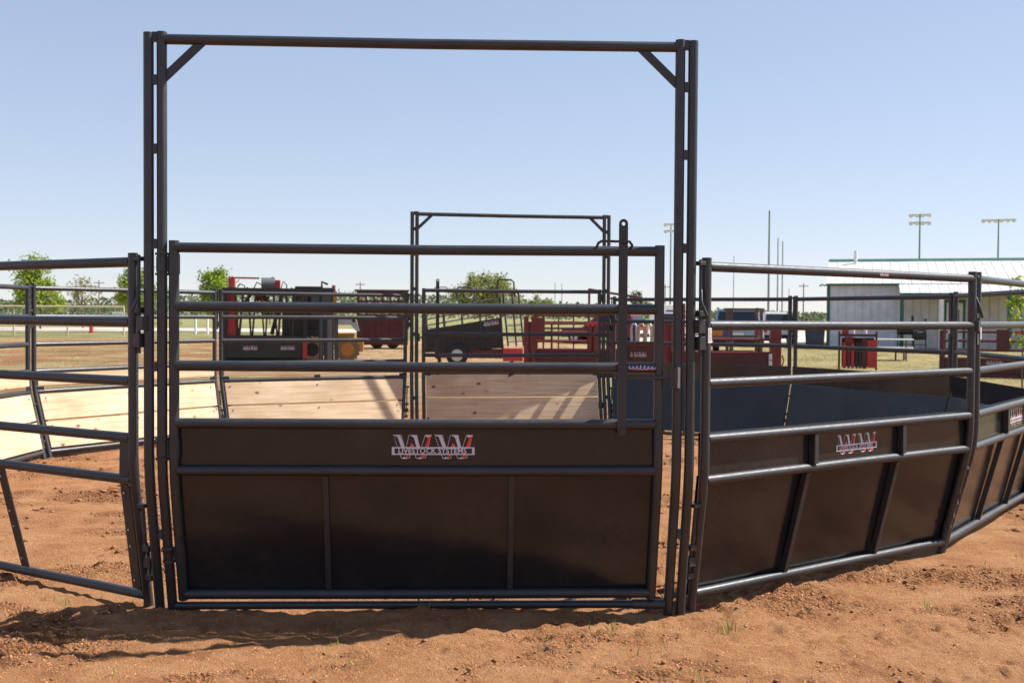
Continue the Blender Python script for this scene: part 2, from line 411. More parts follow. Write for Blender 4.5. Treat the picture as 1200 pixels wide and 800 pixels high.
# loose clods of earth (octahedra squashed and jittered), too many to count
def clods():
    n = 60000
    x = NR.uniform(-5.2, 5.6, n); y = np.where(NR.random(n) < .6, NR.uniform(-1.6, 1.8, n), NR.uniform(1.0, 8.5, n))
    keep = crumbmask(x, y) > NR.uniform(.03, 1.0, n); x, y = x[keep], y[keep]; n = len(x)
    s = (.002+.0085*NR.random(n)**4+.009*(NR.random(n) > .996))*np.where(y > 1.6, 2.0, 1.0)
    z = height(x, y)
    base = np.array([(1, 0, 0), (0, 1, 0), (-1, 0, 0), (0, -1, 0), (0, 0, 1), (0, 0, -1), (.7, .7, .5), (-.7, .6, .5), (-.6, -.7, .5), (.7, -.7, .45)], float)
    tri = np.array([(0, 6, 9), (4, 9, 6), (1, 7, 6), (4, 6, 7), (2, 8, 7), (4, 7, 8), (3, 9, 8), (4, 8, 9), (0, 1, 6), (1, 2, 7), (2, 3, 8), (3, 0, 9), (5, 1, 0), (5, 2, 1), (5, 3, 2), (5, 0, 3)])
    V = base[None]*(.55+.9*NR.random((n, 10, 1)))*s[:, None, None]*np.stack([.8+.7*NR.random(n), .8+.7*NR.random(n), .55+.4*NR.random(n)], -1)[:, None, :]
    a = NR.uniform(0, 6.28, n); ca, sa = np.cos(a)[:, None], np.sin(a)[:, None]
    V = np.stack([V[..., 0]*ca-V[..., 1]*sa, V[..., 0]*sa+V[..., 1]*ca, V[..., 2]], -1)
    V += np.stack([x, y, z+s*.15], -1)[:, None, :]
    Fc = (tri[None]+(np.arange(n)*10)[:, None, None]).reshape(-1, 3)
    o = quads_obj('dirt_clods', V, Fc, M['clod'], smooth=False)
    tag(o, 'loose crumbled clods of red earth strewn over the dirt', 'dirt clods', kind='stuff')
clods()

def far_clods():
    n = 9000
    x = NR.uniform(-30, -1.5, n); y = NR.uniform(11, 62, n)
    k = (vnoise(x*.22, y*.16, 61)+.7*vnoise(x*.8, y*.6, 62) > .12+.3*NR.random(n)) & (x < -.10*y)
    x, y = x[k], y[k]; n = len(x); s = .012+.07*NR.random(n)**3
    base = np.array([(1, 0, 0), (0, 1, 0), (-1, 0, 0), (0, -1, 0), (0, 0, .8)], float); tri = np.array([(0, 1, 4), (1, 2, 4), (2, 3, 4), (3, 0, 4)])
    V = base[None]*(.6+.8*NR.random((n, 5, 1)))*s[:, None, None]; a = NR.uniform(0, 6.28, n); ca, sa = np.cos(a)[:, None], np.sin(a)[:, None]
    V = np.stack([V[..., 0]*ca-V[..., 1]*sa, V[..., 0]*sa+V[..., 1]*ca, V[..., 2]], -1)+np.stack([x, y, height(x, y)-.004], -1)[:, None, :]
    tag(quads_obj('earth_crumbs', V, (tri[None]+(np.arange(n)*5)[:, None, None]).reshape(-1, 3), M['clod']), 'broken red earth crumbs scattered across the field', 'earth crumbs', kind='stuff')
far_clods()
def grains():
    n = 150000
    x = NR.uniform(-4.0, 4.9, n); y = -1.35+NR.random(n)**1.3*3.4
    k = NR.random(n) < .30+.7*crumbmask(x, y)+.5*np.maximum(0, vnoise(x*5, y*7, 71)); x, y = x[k], y[k]; n = len(x)
    s = .0016+.0042*NR.random(n)**2.2
    base = np.array([(1, 0, -.3), (0, 1, -.3), (-1, 0, -.3), (0, -1, -.3), (.1, .1, .85)], float); tri = np.array([(0, 1, 4), (1, 2, 4), (2, 3, 4), (3, 0, 4)])
    V = base[None]*(.55+.9*NR.random((n, 5, 1)))*s[:, None, None]; a = NR.uniform(0, 6.28, n); ca, sa = np.cos(a)[:, None], np.sin(a)[:, None]
    V = np.stack([V[..., 0]*ca-V[..., 1]*sa, V[..., 0]*sa+V[..., 1]*ca, V[..., 2]], -1)+np.stack([x, y, height(x, y)], -1)[:, None, :]
    tag(quads_obj('dirt_grains', V, (tri[None]+(np.arange(n)*5)[:, None, None]).reshape(-1, 3), M['grain']), 'fine crumbly grains of red earth covering the ground', 'dirt grains', kind='stuff')
grains()

def blades(name, label, cat, x, y, hgt, wid, mat, lean=.6):
    n = len(x); z = height(x, y)-.004
    a = NR.uniform(0, 6.28, n); b = NR.uniform(0, 6.28, n); h = hgt*(.5+.8*NR.random(n)); ln = lean*NR.random(n)*h
    dx, dy = np.cos(a)*wid/2, np.sin(a)*wid/2
    V = np.stack([np.stack([x-dx, y-dy, z], -1), np.stack([x+dx, y+dy, z], -1),
                  np.stack([x+dx*.6+np.cos(b)*ln*.35, y+dy*.6+np.sin(b)*ln*.35, z+h*.6], -1), np.stack([x-dx*.6+np.cos(b)*ln*.35, y-dy*.6+np.sin(b)*ln*.35, z+h*.6], -1),
                  np.stack([x+np.cos(b)*ln, y+np.sin(b)*ln, z+h], -1)], 1)
    o = np.arange(n)[:, None]*5
    Fc = np.concatenate([o+np.array([[0, 1, 2]]), o+np.array([[0, 2, 3]]), o+np.array([[3, 2, 4]])])
    return tag(quads_obj(name, V, Fc, mat), label, cat, kind='stuff')
def tuft_pts(cs):
    X, Y = [], []
    for cx, cy, k, r in cs:
        X += list(NR.normal(cx, r, k)); Y += list(NR.normal(cy, r, k))
    return np.array(X), np.array(Y)
cs = [(1.56, -.12, 5, .015), (1.60, -.10, 3, .03), (3.62, .95, 16, .09), (3.9, .75, 12, .08), (4.0, 1.1, 16, .1), (2.7, .22, 5, .03), (-1.9, .28, 8, .025), (.95, -.22, 6, .02), (.62, -.48, 3, .02), (-.25, -.75, 6, .03), (1.1, -.6, 4, .03)]
cs += [(rnd.uniform(-4, 4.6), rnd.uniform(-1.1, .2), rnd.randint(1, 5), .035) for _ in range(20)]
cs += [(rnd.uniform(-3.5, -.6), rnd.uniform(5.2, 8.2), rnd.randint(2, 7), .06) for _ in range(24)]
cs += [(rnd.uniform(1.0, 2.2), rnd.uniform(2, 7), rnd.randint(3, 8), .06) for _ in range(16)]
x, y = tuft_pts(cs)
blades('weed_sprigs', 'sparse green weed sprigs poking out of the bare dirt', 'weeds', x, y, .05, .007, M['blade'], 1.3)
x, y = tuft_pts([(1.53, -.17, 6, .012), (1.47, -.2, 4, .02), (3.66, .93, 5, .05), (.93, -.25, 3, .015)])
blades('tall_grass_blades', 'few taller green grass blades beside the panel by the gate latch', 'grass', x, y, .085, .008, M['blade'], 1.6)
n = 420
x = NR.uniform(-4.5, 4.6, n); y = NR.uniform(-1.3, .9, n)
blades('straw_litter', 'short pale straw bits scattered over the bare dirt', 'straw', x, y, .014, .004, M['dryblade'], 3.0)
n = 60000
x = NR.uniform(-26, 34, n); y = 9+NR.random(n)**1.25*40
dv = vnoise(x*.35, y*.5, 31)+.5*vnoise(x*1.3, y*1.6, 32)
rp = np.hypot(x-.4, y-4.8); left = x < -.12*y
keep = (rp > 8.0+1.5*dv) & ((left & (dv > .02)) | (x > .18*y) | (dv > .42))
x, y, dv = x[keep], y[keep], dv[keep]
gm = NR.random(len(x)) < .28+.5*(dv > .25)
blades('dry_field_grass', 'dry straw-coloured grass of the field around the pen', 'grass', x[~gm], y[~gm], .055, .014, M['dryblade'], 1.2)
blades('green_field_grass', 'short green grass mixed into the dry field', 'grass', x[gm], y[gm], .05, .014, M['blade'], 1.0)

# ------------------------------------------------------------------ logo decal and stickers
def text_mesh(body, size, mat):
    cu = bpy.data.curves.new('lettering', 'FONT'); cu.body = body; cu.size = size; cu.offset = size*.018; cu.align_x = 'CENTER'; cu.align_y = 'CENTER'; cu.resolution_u = 2
    to = bpy.data.objects.new('lettering', cu); COL.objects.link(to)
    bpy.context.view_layer.update()
    me = bpy.data.meshes.new_from_object(to.evaluated_get(bpy.context.evaluated_depsgraph_get()))
    bpy.data.objects.remove(to, do_unlink=True); me.materials.clear(); me.materials.append(mat); return me
TXT = text_mesh('LIVESTOCK SYSTEMS', 1.0, M['lg_pale'])
TXW = max(v.co.x for v in TXT.vertices)-min(v.co.x for v in TXT.vertices)
def logo_mesh():
    """unit-wide emblem: two bevelled W letters crossed by a lettered band (local x right, z up, faces -y)"""
    b = MB(); U = 1/730.0
    def quad(pts, lay, mi):
        b.m = mi; i = len(b.v); b.v += [Vector(((px-590)*U, -.0008-.0006*lay, (232-py)*U)) for px, py in pts]; b.face(list(range(i, i+len(pts))))
    def strip(x0, y0, x1, y1, w0, lay, mi, w1=None):
        w1 = w1 or w0; quad([(x1-w1/2, y1), (x1+w1/2, y1), (x0+w0/2, y0), (x0-w0/2, y0)], lay, mi)
    for ox in (0, 364):
        S = [(272, 128, 336, 336), (352, 336, 404, 128), (416, 128, 466, 336), (486, 336, 546, 128)]
        for k, (x0, y0, x1, y1) in enumerate(S):
            strip(x0+ox, y0, x1+ox, y1, 72 if k in (0, 3) else 58, 0+.05*k, 0, 58)
        for k, (x0, y0, x1, y1) in enumerate(S):
            strip(x0+ox, y0+(4 if y0 < 200 else -4), x1+ox, y1+(4 if y1 < 200 else -4), 64 if k in (0, 3) else 50, 1+.1*k, 1, 50)
        for k in (0, 2):
            x0, y0, x1, y1 = S[k]; strip(x0+12+ox, 134, x1+10+ox, 300, 30, 2, 0)
        quad([(240+ox, 130), (300+ox, 130), (290+ox, 142), (255+ox, 142)], 2.2, 0); quad([(385+ox, 130), (440+ox, 130), (428+ox, 150), (412+ox, 150)], 2.3, 0)
        quad([(516+ox, 130), (576+ox, 130), (556+ox, 150), (532+ox, 150)], 2.2, 0)
        quad([(396+ox, 196), (414+ox, 240), (360+ox, 332), (346+ox, 332), (380+ox, 240)], 2.4, 2)
        quad([(574+ox, 140), (520+ox, 300), (504+ox, 334), (478+ox, 334), (496+ox, 280), (548+ox, 146)], 2.4, 2)
        quad([(314+ox, 340), (335+ox, 322), (362+ox, 340)], 2.6, 0); quad([(450+ox, 340), (472+ox, 322), (498+ox, 340)], 2.6, 0)
    quad([(225, 305), (955, 305), (955, 236), (225, 236)], 3.2, 0)
    quad([(248, 294), (932, 294), (932, 248), (248, 248)], 3.9, 1)
    sc = 600*U/TXW; b.m = 0; i = len(b.v)
    b.v += [Vector((v.co.x*sc-8*U, -.0008-.0006*4.6, v.co.y*sc*1.0+(232-271)*U)) for v in TXT.vertices]
    for p in TXT.polygons: b.face([i+k for k in p.vertices])
    return b.mesh('emblem', [M['lg_pale'], M['lg_dark'], M['lg_red']])
LOGO = logo_mesh()
def logo(parent, x, y, z, wid, rx=0, rz=0):
    o = inst('emblem', LOGO, parent, (x, y, z), (rx, 0, rz), (wid, .6, wid)); o['label'] = 'red and pale twin letter emblem with a lettered band'; return o
def sticker_mesh():
    b = MB(); b.bb(-.013, .013, -.001, .001, -.038, .038); b.m = 1
    for k in range(9):
        z = .028-k*.0068; b.bb(-.010, .010-.006*((k*7) % 3)/2, -.0014, -.001, z-.0013, z+.0013)
    return b.mesh('warning_sticker', [M['sticker'], M['print']])
STK = sticker_mesh()

# ------------------------------------------------------------------ the pen
TR = .0252
ZK, SL = .735, .265         # height of the kink and slope of the part below it
def prof(z):
    t = ZK-z; e = .13
    if t <= -e: return 0.0
    if t >= e: return t*SL
    return SL*(t+e)**2/(4*e)
def post_path(x, z0, z1, kx=0.0):
    zs = [z0, .2, .45, .58, .62, .66, .70, .735, .77, .81, .85, .88]+([z1] if z1 > .9 else [])
    return [(x+kx*prof(z), prof(z), z) for z in zs if z >= z0]
PRZ = [1.785, 1.485, 1.19, .905, .69, .06]
def knots_bolt(b, x, y, z): b.disc((x, y, z), .009, .012, (0, 1, 0), 8)

def connector(t, x0, sg, kx=0.0):
    """drop-pin coupling between neighbouring posts; x0 gap centre, sg side of the owning post"""
    def lug(*a): MB().bb(*a).build('coupling_lug', M['steel'], t, bevel=.003)
    for zt, h in ((1.80, .022), (1.545, .03)): lug(x0-.022, x0+.022, -.018, .018, zt-h/2, zt+h/2)
    lug(x0-.03*sg-.012, x0-.03*sg+.034, -.034, .03, 1.445, 1.515)
    lug(x0-.024, x0+.024, -.022, .022, 1.36, 1.43)
    MB().tube([(x0, 0, 1.82), (x0, 0, 1.67), (x0-.002*sg, -.006, 1.66), (x0-.026*sg, -.03, 1.61), (x0-.026*sg, -.034, 1.595), (x0+.002*sg, -.045, 1.535)], .0085, 8).build('pin_handle', M['steel'], t)
    MB().tube([(x0, 0, 1.67), (x0, 0, 1.33)], .0085, 8).build('drop_pin', M['steel'], t)
    for zt, h in ((.56, .02), (.33, .03), (.25, .05), (.17, .03)):
        y = prof(zt); xk = x0+kx*y; lug(xk-.024, xk+.024, y-.02, y+.02, zt-h/2, zt+h/2)
    X = lambda z: x0+kx*prof(z)
    MB().tube([(X(.57), prof(.57), .57), (X(.42), prof(.42)-.006, .42), (X(.38)-.014*sg, prof(.38)-.022, .375), (X(.33), prof(.33), .33), (X(.15), prof(.15), .15)], .0085, 8).build('drop_pin', M['steel'], t)

def make_panel(A, B, kind, label, dz=0.0, sticker=None, conn=('A',), logo_on=False, kA=.285, kB=.285):
    A = Vector((*A, 0)); B = Vector((*B, 0)); d = B-A; L = d.length
    t = thing('pen_fence', label, 'pen fence', (A.x, A.y, dz), math.atan2(d.y, d.x), 'fence sections forming the round pen')
    for x, kx in ((0, kA), (L, -kB)):
        MB().tube(post_path(x, -.03, 1.83, kx), TR, 18).build('post', M['steel'], t)
    for z in PRZ:
        y = prof(z); sag = rnd.uniform(-.003, .003)
        MB().tube([(TR*.6+kA*y, y, z), (L*.5, y, z+sag), (L-TR*.6-kB*y, y, z)], TR, 18).build('rail', M['steel'], t)
    if kind == 'sheet':
        off = TR+.001
        MB().bb(-.018, L+.018, off, off+.003, .715, .935).build('sheet', M['sheet'], t)
        z0, z1 = .045, .7145
        ya, yb = prof(z0)+off, prof(z1)+off+.004
        b = MB(); xa0, xb0, xa1, xb1 = -.018+kA*prof(z0), L+.018-kB*prof(z0), -.018+kA*prof(z1), L+.018-kB*prof(z1)
        b.hexa([(xa0, ya, z0), (xb0, ya, z0), (xb0, ya+.003, z0), (xa0, ya+.003, z0), (xa1, yb, z1), (xb1, yb, z1), (xb1, yb+.003, z1), (xa1, yb+.003, z1)]); b.build('sheet', M['sheet'], t)
        for f in (.36, .70):
            MB().bb(L*f-.017, L*f+.017, -.016, off-.001, .713, .882).build('rib', M['steel'], t, bevel=.003)
        for f in (.345, .69):
            b = MB(); z0, z1 = .084, .667
            b.bar((L*f, prof(z0)+.004, z0), (L*f, prof(z1)+.004, z1), .034, .036); b.build('rib', M['steel'], t, bevel=.003)
        if logo_on: logo(t, L*.53, off-.001, .80, .385)
    elif kind in ('wood', 'bare'):
        if kind == 'wood':
            o = MB().bb(-L/2+.03, L/2-.03, -.018, .018, -.062, .062).build('plank', M['wood'], t, (L/2, .012, .815), bevel=.003)
            ang = math.atan(SL)
            for k, zc in enumerate((.525, .235)):
                h = .142
                pa, pb = prof(zc-.135), prof(zc+.135)
                xl0, xr0, xl1, xr1 = -L/2+.03+kA*pa, L/2-.03-kB*pa, -L/2+.03+kA*pb, L/2-.03-kB*pb; zl, zh = -h+.002, h-.002
                o = MB().hexa([(xl0, -.019, zl), (xr0, -.019, zl), (xr0, .019, zl), (xl0, .019, zl), (xl1, -.019, zh), (xr1, -.019, zh), (xr1, .019, zh), (xl1, .019, zh)]).build('plank', M['wood'], t, (L/2, prof(zc)+.006, zc), bevel=.003)
                o.rotation_euler = (ang, 0, 0)
                for xx in (-L/2+.10+kA*pb, 0, L/2-.10-kB*pb):
                    bo = MB().disc((xx, .022, h-.045), .010, .012, (0, 1, 0), 8).build('bolt', M['bolt'], o)
            for xx in (.055, L/2, L-.055):
                MB().bb(xx-.04, xx+.04, TR+.001, TR+.012, .655, .745).build('bracket', M['black'], t, bevel=.002)
        # drilled flat strips along the posts that carry the boards
        for xx in ((.062, L/2+.12, L-.062) if kind == 'bare' else (.05, L-.05)):
            b = MB(); wd = .07 if kind == 'bare' else .05
            if kind == 'bare':
                if abs(xx-L/2) < .5: segs = [(.09, .667)]
                else: segs = [(.09, .667), (.713, .882)]
            else: segs = [(.09, .667)]
            for z0, z1 in segs:
                kx = kA if xx < .2 else (-kB if xx > L-.2 else 0)
                b = MB(); b.bar((xx+kx*prof(z0), prof(z0)-.012, z0), (xx+kx*prof(z1), prof(z1)-.012 if z1 < .7 else -.002, z1), wd, .006)
                so2 = b.build('mounting_strip', M['flatbar'], t)
                if z1 < .7: so = so2
            for zc in (.14, .33, .42, .62): MB().disc((xx-.008+kx*prof(zc), prof(zc)-.017, zc), .006, .006, (0, 1, 0), 8).build('bolt', M['bolt'], so)
    if sticker:
        sx, side = sticker; xx = 0 if sx == 'A' else L
        o = inst('warning_sticker', STK, t, (xx, -(TR+.0012) if side == 'out' else TR+.0012, 1.435), (0, 0, 0 if side == 'out' else math.pi))
    for e in conn: connector(t, -.043 if e == 'A' else L+.043, 1 if e == 'A' else -1, kA if e == 'A' else -kB)
    return t, L

P = dict(R1a=(1.443, .030), R1b=(3.463, 1.429), R2a=(3.524, 1.489), R2b=(5.057, 3.417), R3a=(5.100, 3.495), R3b=(5.386, 5.989), R4a=(5.374, 6.074), R4b=(4.364, 8.320), R5a=(4.308, 8.385), R5b=(2.234, 9.713),
         L1a=(-1.443, .028), L1b=(-3.483, 1.399), L2a=(-3.539, 1.464), L2b=(-4.593, 3.690), L3a=(-4.609, 3.774), L3b=(-4.405, 6.228), L4a=(-4.375, 6.309), L4b=(-2.938, 8.308), L5a=(-2.872, 8.363), L5b=(-.639, 9.404))
t, L = make_panel(P['R1a'], P['R1b'], 'sheet', 'charcoal steel panel with emblem, bolted to the latch side of the closed gate', 0, ('A', 'out'), logo_on=True, kA=.60, kB=.0)
# small emblem on its top rail
logo(t, L*.60, -.0245, 1.785, .085)
make_panel(P['R2a'], P['R2b'], 'sheet', 'sunlit charcoal steel panel with emblem, second after the gate latch', 0, ('A', 'out'), logo_on=True, kA=.0)
make_panel(P['R3a'], P['R3b'], 'sheet', 'charcoal steel sheeted panel receding in front of the red chute by the porch', -.02, None)
make_panel(P['R4a'], P['R4b'], 'sheet', 'charcoal sheeted panel whose inside face mirrors the sky, before the white building', -.03, ('A', 'in'))
t5, L5 = make_panel(P['R5a'], P['R5b'], 'sheet', 'charcoal sheeted panel next to the far gate, before the silver vehicle', -.03, None, ('A', 'B'), kB=.6)
make_panel(P['L1b'], P['L1a'], 'bare', 'open charcoal pipe panel with its boards missing, beside the gate hinges', 0, None, ('B',), kB=.6)
make_panel(P['L2b'], P['L2a'], 'bare', 'open charcoal pipe panel without boards, between the bare and the boarded panels', 0, None, ('B',))
make_panel(P['L3b'], P['L3a'], 'wood', 'pine-boarded pipe panel standing side-on to the sun, first of the boarded run', 0, None, ('B',))
make_panel(P['L4b'], P['L4a'], 'wood', 'brightly sunlit pine-boarded pipe panel in front of the leafy young trees', 0, None, ('B',))
make_panel(P['L5b'], P['L5a'], 'wood', 'pine-boarded pipe panel in front of the black hydraulic chute, beside the far gate', 0, None, ('B', 'A'), kA=.6)
# tiny flag sticker on the near-gate end of the far sheeted panel
b = MB(); b.bb(-.06, .06, -.001, .001, -.026, .026); b.m = 1; b.bb(-.06, -.015, .001, .002, 0, .026); b.m = 2
for k in range(3): b.bb(-.015 if k > 1 else -.06, .06, .001, .002, -.024+k*.017, -.016+k*.017)
b.build('flag_sticker', [M['lg_pale'], M['lg_blue'], M['lg_red']], t5, (L5-.34, TR+.0085, .88))

# ------------------------------------------------------------------ gate frame and gate
HF = 2.92; WI = 1.292; WO = 1.357
def make_gate(center, rz, kind, lf, lg):
    f = thing('gate_frame', lf, 'gate frame', (center[0], center[1], 0), rz, 'tall gate frames of the round pen')
    for sg in (-1, 1):
        for x in (WI, WO): MB().tube(post_path(sg*x, -.05, HF if x == WI else HF-.004), TR, 18).build('post', M['steel'], f)
        for z in (2.895, 2.685, 2.345, 1.875, 1.265, .41):
            MB().bb(sg*(WI+TR-.004), sg*(WO-TR+.004), prof(z)-.012, prof(z)+.012, z-.024, z+.024).build('spacer', M['steel'], f)
        b = MB(); b.bar((sg*(WI-.012), 0, HF-.225), (sg*(WI-.205), 0, HF-.04), .042, .010); b.build('corner_brace', M['steel'], f)
    MB().tube([(-WI+TR*.5, 0, HF-.035), (0, 0, HF-.039), (WI-TR*.5, 0, HF-.035)], TR*1.02, 18).build('top_rail', M['steel'], f)
    MB().tube([(-WI+TR*.5, prof(.02), .018), (WI-.14, prof(.02), .018)], .021, 16).build('sill_pipe', M['steel'], f)
    MB().tube([(WI-.19, prof(.02), .018), (WI-.02, prof(.02), .018)], .026, 16).build('sill_sleeve', M['steel'], f)
    g = thing('pen_gate', lg, 'gate', (center[0], center[1], 0), rz, 'gates of the round pen')
    xa, xb = -1.233, 1.197; GZ_ = [1.858, 1.565, 1.27, .983, .746, .082]
    for x, zt in ((xa, 1.892), (xb, 1.888)): MB().tube(post_path(x, .055, zt), TR, 18).build('stile', M['steel'], g)
    for z in GZ_:
        y = prof(z); MB().tube([(xa+TR*.5, y, z), (0, y, z-.003), (xb-TR*.5, y, z)], TR*1.04 if z < 1.8 else TR, 18).build('rail', M['steel'], g)
    off = TR+.001; W_ = xb-xa
    if kind == 'sheet':
        MB().bb(xa+.012, xb-.012, off-.006, off-.003, .755, .975).build('sheet', M['sheet'], g)
        z0, z1 = .075, .742
        b = MB(); b.bar(((xa+xb)/2, prof(z0)+off-.003, z0), ((xa+xb)/2, off-.005+.0, z1), W_-.024, .003); b.build('sheet', M['sheet'], g)
        for ff in (.308, .695):
            z0, z1 = .106, .72; b = MB(); b.bar((xa+W_*ff, prof(z0)+.010, z0), (xa+W_*ff, prof(z1)+.010, z1), .03, .026); b.build('rib', M['steel'], g, bevel=.003)
        logo(g, .058, off-.0075, .866, .418)
    else:
        ang = math.atan(SL)
        for zc in (.575, .262):
            h = .152
            o = MB().bb(xa+.035, xb-.035, -.019, .019, -h, h-.003).build('plank', M['wood'], g, (0, prof(zc)+.006, zc), bevel=.003)
            o.rotation_euler = (ang, 0, 0)
            for xx in (xa+.09, 0, xb-.09): MB().disc((xx, .022, h-.05), .010, .012, (0, 1, 0), 8).build('bolt', M['bolt'], o)
        for xx in (xa+.06, 0, xb-.06): MB().bb(xx-.035, xx+.035, TR+.003, TR+.012, .71, .80).build('bracket', M['black'], g)
    # hinge sleeves
    for zc in (1.775, .855, .30):
        y = prof(zc); b = MB(); hh = .05 if zc > .5 else .035
        b.tube([(xa, prof(zc-hh), zc-hh), (xa, prof(zc+hh), zc+hh)], .0295, 16)
        b.tube([(-WI, prof(zc-hh*.75), zc-hh*.75), (-WI, prof(zc+hh*.75), zc+hh*.75)], .0285, 16)
        for e in (-1, 1): b.tube([(-WI, prof(zc+e*hh)-.0, zc+e*hh-.006), (-WI, prof(zc+e*hh), zc+e*hh+.006)], .033, 16)
        b.bb(-WI+.02, xa-.02, y-.01, y+.01, zc-hh*.8, zc+hh*.8)
        b.build('hinge', M['steel'], g)
    # latch: slotted lever bar, pivot bolt, guide loop, sliding bolt and keeper
    xl = 1.007
    b = MB(); r = .0225; y0, y1 = -TR-.013, -TR-.003
    o = []
    zt = 1.995
    for k in range(13): a_ = math.pi*k/12; o.append((xl+r*math.cos(a_), zt+r*math.sin(a_)))
    for k in range(13): a_ = math.pi+math.pi*k/12; o.append((xl+r*math.cos(a_), .95+r*math.sin(a_)))
    hole = [(xl+.0095*math.cos(2*math.pi*k/12), zt-.002+.0095*math.sin(2*math.pi*k/12)) for k in range(12)]
    # outline with a round eye at the top: split into the eye end and the shaft
    top = o[:13]
    ring_o = [top[min(12, 2*k)] for k in range(7)]+[(xl-r, zt-.012), (xl-r, zt-.024), (xl-.008, zt-.024), (xl+.008, zt-.024), (xl+r, zt-.012)]
    for k in range(12):
        k2 = (k+1) % 12; b.prism([ring_o[k], ring_o[k2], hole[k2], hole[k]], y0, y1)
    b.prism([(xl+r, zt-.012), (xl+.008, zt-.024), (xl-.008, zt-.024), (xl-r, zt-.024)]+o[13:], y0, y1)
    lv = b.build('latch_lever', M['flatbar'], g)
    MB().disc((xl, y0-.004, .955), .014, .012, (0, 1, 0), 12).build('pivot_bolt', M['steel'], lv)
    z = 1.875
    MB().tube([(xl-.135, -.012, z-.005), (xl-.125, -.03, z+.022), (xl-.11, -.045, z+.03), (xl+.03, -.046, z+.028), (xl+.044, -.04, z+.01), (xl+.04, -.02, z-.002)], .007, 8).build('guide_loop', M['steel'], g)
    MB().tube([(xl-.035, -TR-.002, 1.222), (WI+.01, -TR-.002, 1.222)], .011, 10).build('latch_bolt', M['steel'], g)
    MB().bb(WI-.048, WI-.008, -.046, -TR-.015, 1.17, 1.275).build('latch_keeper', M['flatbar'], f, bevel=.003)
    b = MB(); b.bb(WI-.006, WI+.006, -.046, -.015, 1.17, 1.275); b.build('keeper_plate', M['ltgrey'], f)
    return f, g
f1, g1 = make_gate((0, 0), 0, 'sheet', 'tall charcoal pipe frame around the sheeted gate, bare sky in its upper opening', 'closed charcoal steel gate with dark sheet lower half and centred emblem')
far_c = ((P['L5b'][0]+P['R5b'][0])/2, (P['L5b'][1]+P['R5b'][1])/2)
far_rz = math.atan2(P['L5b'][1]-P['R5b'][1], P['L5b'][0]-P['R5b'][0])
make_gate(far_c, far_rz, 'wood', 'tall charcoal pipe frame around the pine-boarded gate across the pen', 'pine-boarded pipe gate in shade across the pen, with upright lever bar')
# script sticker on the third rail of the near gate (flowing pale script with red ticks)
b = MB(); pts = []
for k in range(57):
    u = k/56; pts.append((u*.135-.0675+.006*math.sin(u*2*math.pi*7+1.2), 0, .0085*math.sin(u*2*math.pi*7)*(1.0-.35*math.sin(u*9))))
b.tube(pts, .0023, 5); b.m = 1
for k in range(5): b.bar((-.045+k*.024, -.001, -.014), (-.039+k*.024, -.001, -.006), .004, .002)
b.m = 2; b.bar((-.066, .002, -.004), (.066, .002, -.004), .016, .001)
o = b.build('script_decal', [M['lg_pale'], M['lg_red'], M['lg_blue']], g1, (1.105, -TR*1.04-.002, 1.272))

# ------------------------------------------------------------------ trees
def crown(name, parent, center, rx, rz, nleaf, ls, mat, clumps=26, seed=0, top_bias=0.0):
    g = np.random.default_rng(seed)
    u = g.normal(size=(clumps, 3)); u /= np.linalg.norm(u, axis=1)[:, None]
    rad = g.random(clumps)**.45*.92
    c = u*rad[:, None]*np.array([rx, rx, rz]); c[:, :2] *= (1-.35*np.clip(c[:, 2:3]/rz+top_bias, 0, 1))
    sz = (.16+.20*g.random(clumps))*min(rx, rz)
    k = g.integers(0, clumps, nleaf)
    p = c[k]+g.normal(size=(nleaf, 3))*sz[k][:, None]*.6
    a = g.normal(size=(nleaf, 3)); a /= np.linalg.norm(a, axis=1)[:, None]
    b = np.cross(a, g.normal(size=(nleaf, 3))); b /= np.linalg.norm(b, axis=1)[:, None]
    s = ls*(.6+.8*g.random(nleaf))[:, None]
    V = np.stack([p-a*s, p+b*s*.55, p+a*s, p-b*s*.55], 1)+np.array(center)
    return quads_obj(name, V, np.arange(nleaf*4).reshape(-1, 4), mat, parent), c+np.array(center)
def tree(label, px, d, htop, base_frac, rx, mat, nleaf, ls, seed, group=None, name='tree', trunk_r=.09, clumps=26, cat='tree'):
    t = thing(name, label, cat, spot(px, d), 0, group)
    z0 = htop*base_frac; rz = (htop-z0)/2; cz = z0+rz
    o, cl = crown('crown', t, (0, 0, cz), rx, rz, nleaf, ls, mat, clumps, seed, .1)
    g = random.Random(seed); b = MB()
    pts = [(0, 0, -.1), (g.uniform(-.05, .05), g.uniform(-.05, .05), z0*.6), (g.uniform(-.1, .1), 0, z0+rz*.6), (g.uniform(-.1, .1), 0, z0+rz*1.3)]
    b.tube(pts, trunk_r, 8, r1=trunk_r*.25); b.build('trunk', M['bark'], t)
    for k in range(9):
        c = cl[g.randrange(len(cl))]; zz = min(c[2]*.8, z0+rz*.5)*g.uniform(.75, 1)
        MB().tube([(0, 0, zz), (c[0]*.5, c[1]*.5, (zz+c[2])/2), tuple(c)], trunk_r*.4, 6, r1=trunk_r*.1).build('limb', M['bark'], t)
    return t
tree('full bright green young tree nearest the end of the cream pipe fence', 160, 96, 5.9, .2, 1.75, M['leaf'], 5200, .12, 3)
tree('broad bright green tree behind the cream pipe fence and its corner post', 47, 100, 6.2, .18, 2.4, M['leaf'], 6800, .13, 5)
tree('thin sparse yellow-green sapling between two fuller trees behind the fence', 97, 104, 5.2, .36, 1.7, M['leaf2'], 900, .10, 8, trunk_r=.07, clumps=20)
tree('bright green cone-shaped tree rising behind the red end of the black chute', 250, 92, 5.5, .18, 1.75, M['leaf'], 5200, .12, 13)
